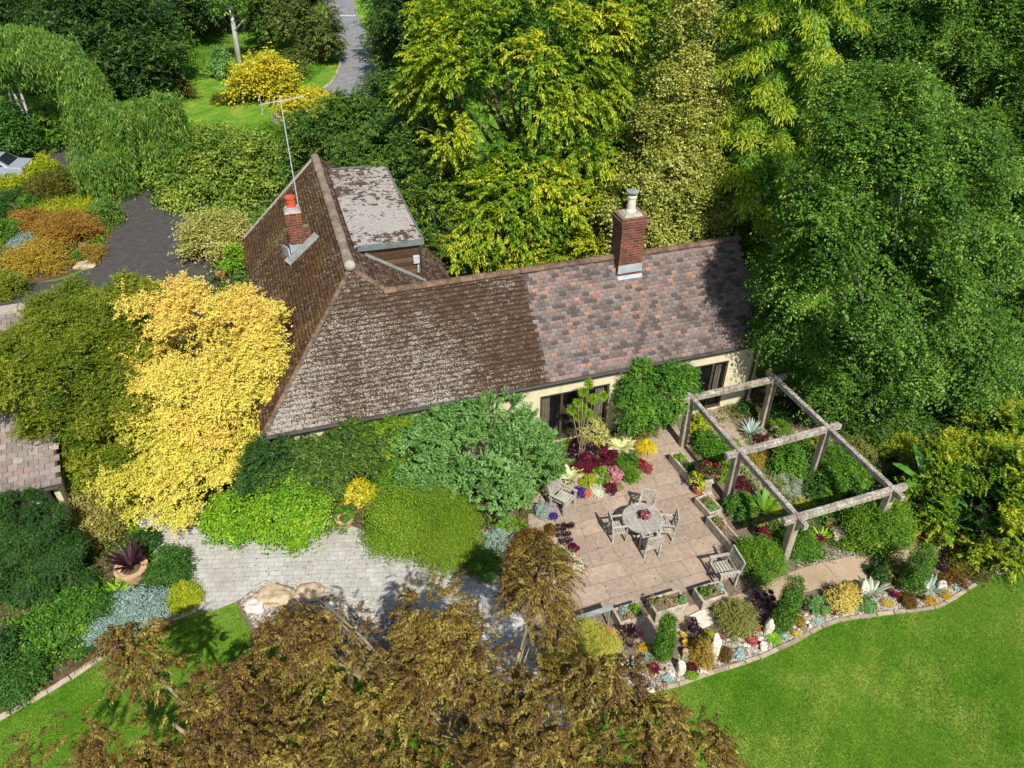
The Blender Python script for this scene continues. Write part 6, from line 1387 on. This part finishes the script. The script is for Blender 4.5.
bare_birch('leaning white birch trunk right of three on the left lawn', 33, 129, 13, 70, .12); bare_birch('leaning white birch trunk in the middle of three on the left lawn', 31, 128, -2, 62, .11); bare_birch('thin white birch trunk at the far left of three on the left lawn', 14, 112, 2, 62, .09)
B(166, 88, 44, 40, 'olivedk', 'brownish loose shrub beside the sunny strip of lawn', ll=.26, lw=.14, lumps=4, cover=2.4)
B(222, 68, 18, 36, 'bluegreen', 'small grey green conifer beside the white birch trunk', ll=.24, lw=.1)
B(228, 98, 24, 14, 'olivedk', 'low brown tuft beside the yellow maple', ll=.24, lw=.1)
B(183, 40, 16, 26, 'purple', 'dark copper shrub in front of the far fence', ll=.3, lw=.2)
stem_tree('roadside_tree', 'narrow green tree on the verge left of the road', 323, 64, 318, 25, 44, 66, 'woodpale', r0=.12, ll=.3, lw=.15, extra=[(322, 45, 30, 24, 0)]) if PALS.setdefault('woodpale', pal((66, 90, 46), (96, 124, 62), (140, 164, 92))) else 0
stem_tree('roadside_tree', 'second narrow tree left of the roadside one', 304, 58, 297, 15, 44, 64, 'woodpale', r0=.12, ll=.3, lw=.15)
stem_tree('roadside_tree', 'dark broad tree behind the yellow maple', 272, 48, 268, 14, 50, 58, 'wood', r0=.14, ll=.3, lw=.18)
stem_tree('sapling', 'small sapling at the foot of the roadside trees', 300, 78, 297, 62, 22, 24, 'woodpale', r0=.05, ll=.26, lw=.14)
bare_birch('tall white birch trunk between the fence and the yellow maple', 240, 66, 229, -2, .3); bare_birch('white birch trunk in the dim wood left of the fence', 151, 62, 141, 8, .2); bare_birch('thin birch trunk by the shaded lawn', 185, 82, 180, 50, .09)
PALS['wooddk'] = pal((34, 68, 28), (56, 96, 38), (96, 136, 60))
WOOD = [((100, 36), 130, 100, 64, 'dense dark woodland tree above the weeping cedar'), ((30, 14), 110, 70, 70, 'dark woodland tree at the upper left corner'), ((138, 66), 70, 60, 60, 'dark leafy tree left of the brown loose shrub'), ((160, 6), 90, 60, 78, 'hanging leafy birch left of the far fence'),
        ((16, 52), 60, 40, 62, 'dark tree behind the three white trunks'), ((210, -4), 90, 40, 84, 'woodland tree above the far fence'), ((262, -12), 80, 50, 86, 'far woodland tree behind the roadside trees')]
for (x, y), w_, h_, Y, lab in WOOD:
    T_('woodland_tree', lab, 'tree', [(x, y, w_, h_, Y), (x - w_ * .25, y + h_ * .2, w_ * .5, h_ * .6, Y - 1.5), (x + w_ * .28, y - h_ * .1, w_ * .5, h_ * .6, Y - 1)], 'wooddk', .36, .22, .9, 3.2, up=.35, per=20, r0=.28)
for i, (x, y, w_, h_, Y, lab) in enumerate([(-20, -4, 120, 60, 92, 'far woodland tree at the upper left edge'), (90, -14, 120, 60, 95, 'far woodland tree above the dense dark one'), (296, -16, 50, 40, 100, 'far tree left of the road top'), (392, -22, 50, 30, 104, 'far tree right of the road top'), (455, -6, 130, 70, 58, 'background tree behind the golden tree left side'), (620, -10, 130, 70, 58, 'background tree behind the golden tree right side'), (735, 30, 110, 120, 48, 'background tree behind the golden cedar left side'), (825, 20, 80, 120, 50, 'background tree behind the golden cedar right side'), (800, 130, 80, 120, 42, 'dark tree between golden cedar and birches')]):
    T_('woodland_tree', lab, 'tree', [(x, y, w_, h_, Y), (x - w_ * .25, y + h_ * .25, w_ * .5, h_ * .6, Y - 1.5), (x + w_ * .28, y + h_ * .2, w_ * .5, h_ * .6, Y - 1)], 'wooddk', .36, .22, .9, 3.2, up=.35, per=20, r0=.28)
# far fence
f0, f1 = gp(166, 37, 0), gp(236, 27, 0); t = thing('board_fence', 'grey vertical board fence in the shade at the top left', 'fence', f0); L = np.linalg.norm(f1 - f0); fd = (f1 - f0) / L
mb = MB(); n = int(L / .16)
for k in range(n): p = fd * (k * .16); mb.box((p[0], p[1], .95), (.14, .03, 1.9 * random.uniform(.97, 1.02)), Euler((0, 0, math.atan2(fd[1], fd[0]))).to_matrix())
mb.build('boards', M['fencewood'], t)
for k in range(int(L / 2.4) + 1): p = fd * (k * 2.4); mb = MB(); mb.box((p[0] + .02, p[1] + .09, 1.0), (.1, .1, 2.05)); mb.build('post', M['fencewood'], t)
# ------------------------------------------------------------------ parked car
cp = gp(33, 178, 0); t = thing('parked_car', 'silver saloon car parked at the left edge behind the yellow hedge shrub', 'car', (cp[0], cp[1], .012), math.radians(178) + .12)
prof = [(0, .35), (0, .75), (.06, .92), (.75, .98), (1.35, 1.4), (2.5, 1.43), (3.3, 1.0), (4.3, .84), (4.45, .6), (4.4, .35)]
mb = MB(); V = []; F = []; m = len(prof)
for yy, sc_ in ((-.86, .97), (-.8, 1.0), (.8, 1.0), (.86, .97)):
    for (x, z) in prof: tuck = .16 * max(0, (z - .95)) / .45; V.append((2.2 + (x - 2.2) * sc_, yy * (1 - tuck), .35 + (z - .35) * (.97 if abs(yy) > .83 else 1)))
for i in range(3):
    for j in range(m): F.append((i * m + j, i * m + (j + 1) % m, (i + 1) * m + (j + 1) % m, (i + 1) * m + j))
F += [tuple(range(m))[::-1], tuple(range(3 * m, 4 * m))]; mb.add(V, F); body = mb.build('body', M['car'], t, bevel=.02)
mb = MB(); mb.add([(.8, -.66, 1.03), (.8, .66, 1.03), (1.32, .58, 1.395), (1.32, -.58, 1.395)], [(0, 1, 2, 3)]); g = mb.build('rear_window', M['carglass'], t); g.location = (-.02, 0, .02)
mb = MB(); mb.add([(3.25, -.66, 1.05), (3.25, .66, 1.05), (2.52, .58, 1.43), (2.52, -.58, 1.43)], [(0, 3, 2, 1)]); g = mb.build('windscreen', M['carglass'], t); g.location = (.02, 0, .02)
for sy in (-1, 1):
    mb = MB(); mb.add([(.95, sy * .85, 1.02), (3.0, sy * .85, 1.02), (2.5, sy * .74, 1.36), (1.38, sy * .74, 1.36)], [(0, 1, 2, 3)]); mb.build('side_window', M['carglass'], t)
    mb = MB(); mb.box((-.01, sy * .66, .76), (.06, .3, .14)); mb.build('tail_light', M['redlamp'], t, bevel=.01)
    for x in (.85, 3.55):
        mb = MB(); mb.tube([(x, sy * .72, .32), (x, sy * .9, .32)], .32, 18); wh = mb.build('wheel', M['tyre'], t); mb = MB(); mb.tube([(x, sy * .89, .32), (x, sy * .91, .32)], .2, 14); mb.build('rim', M['alu'], wh)
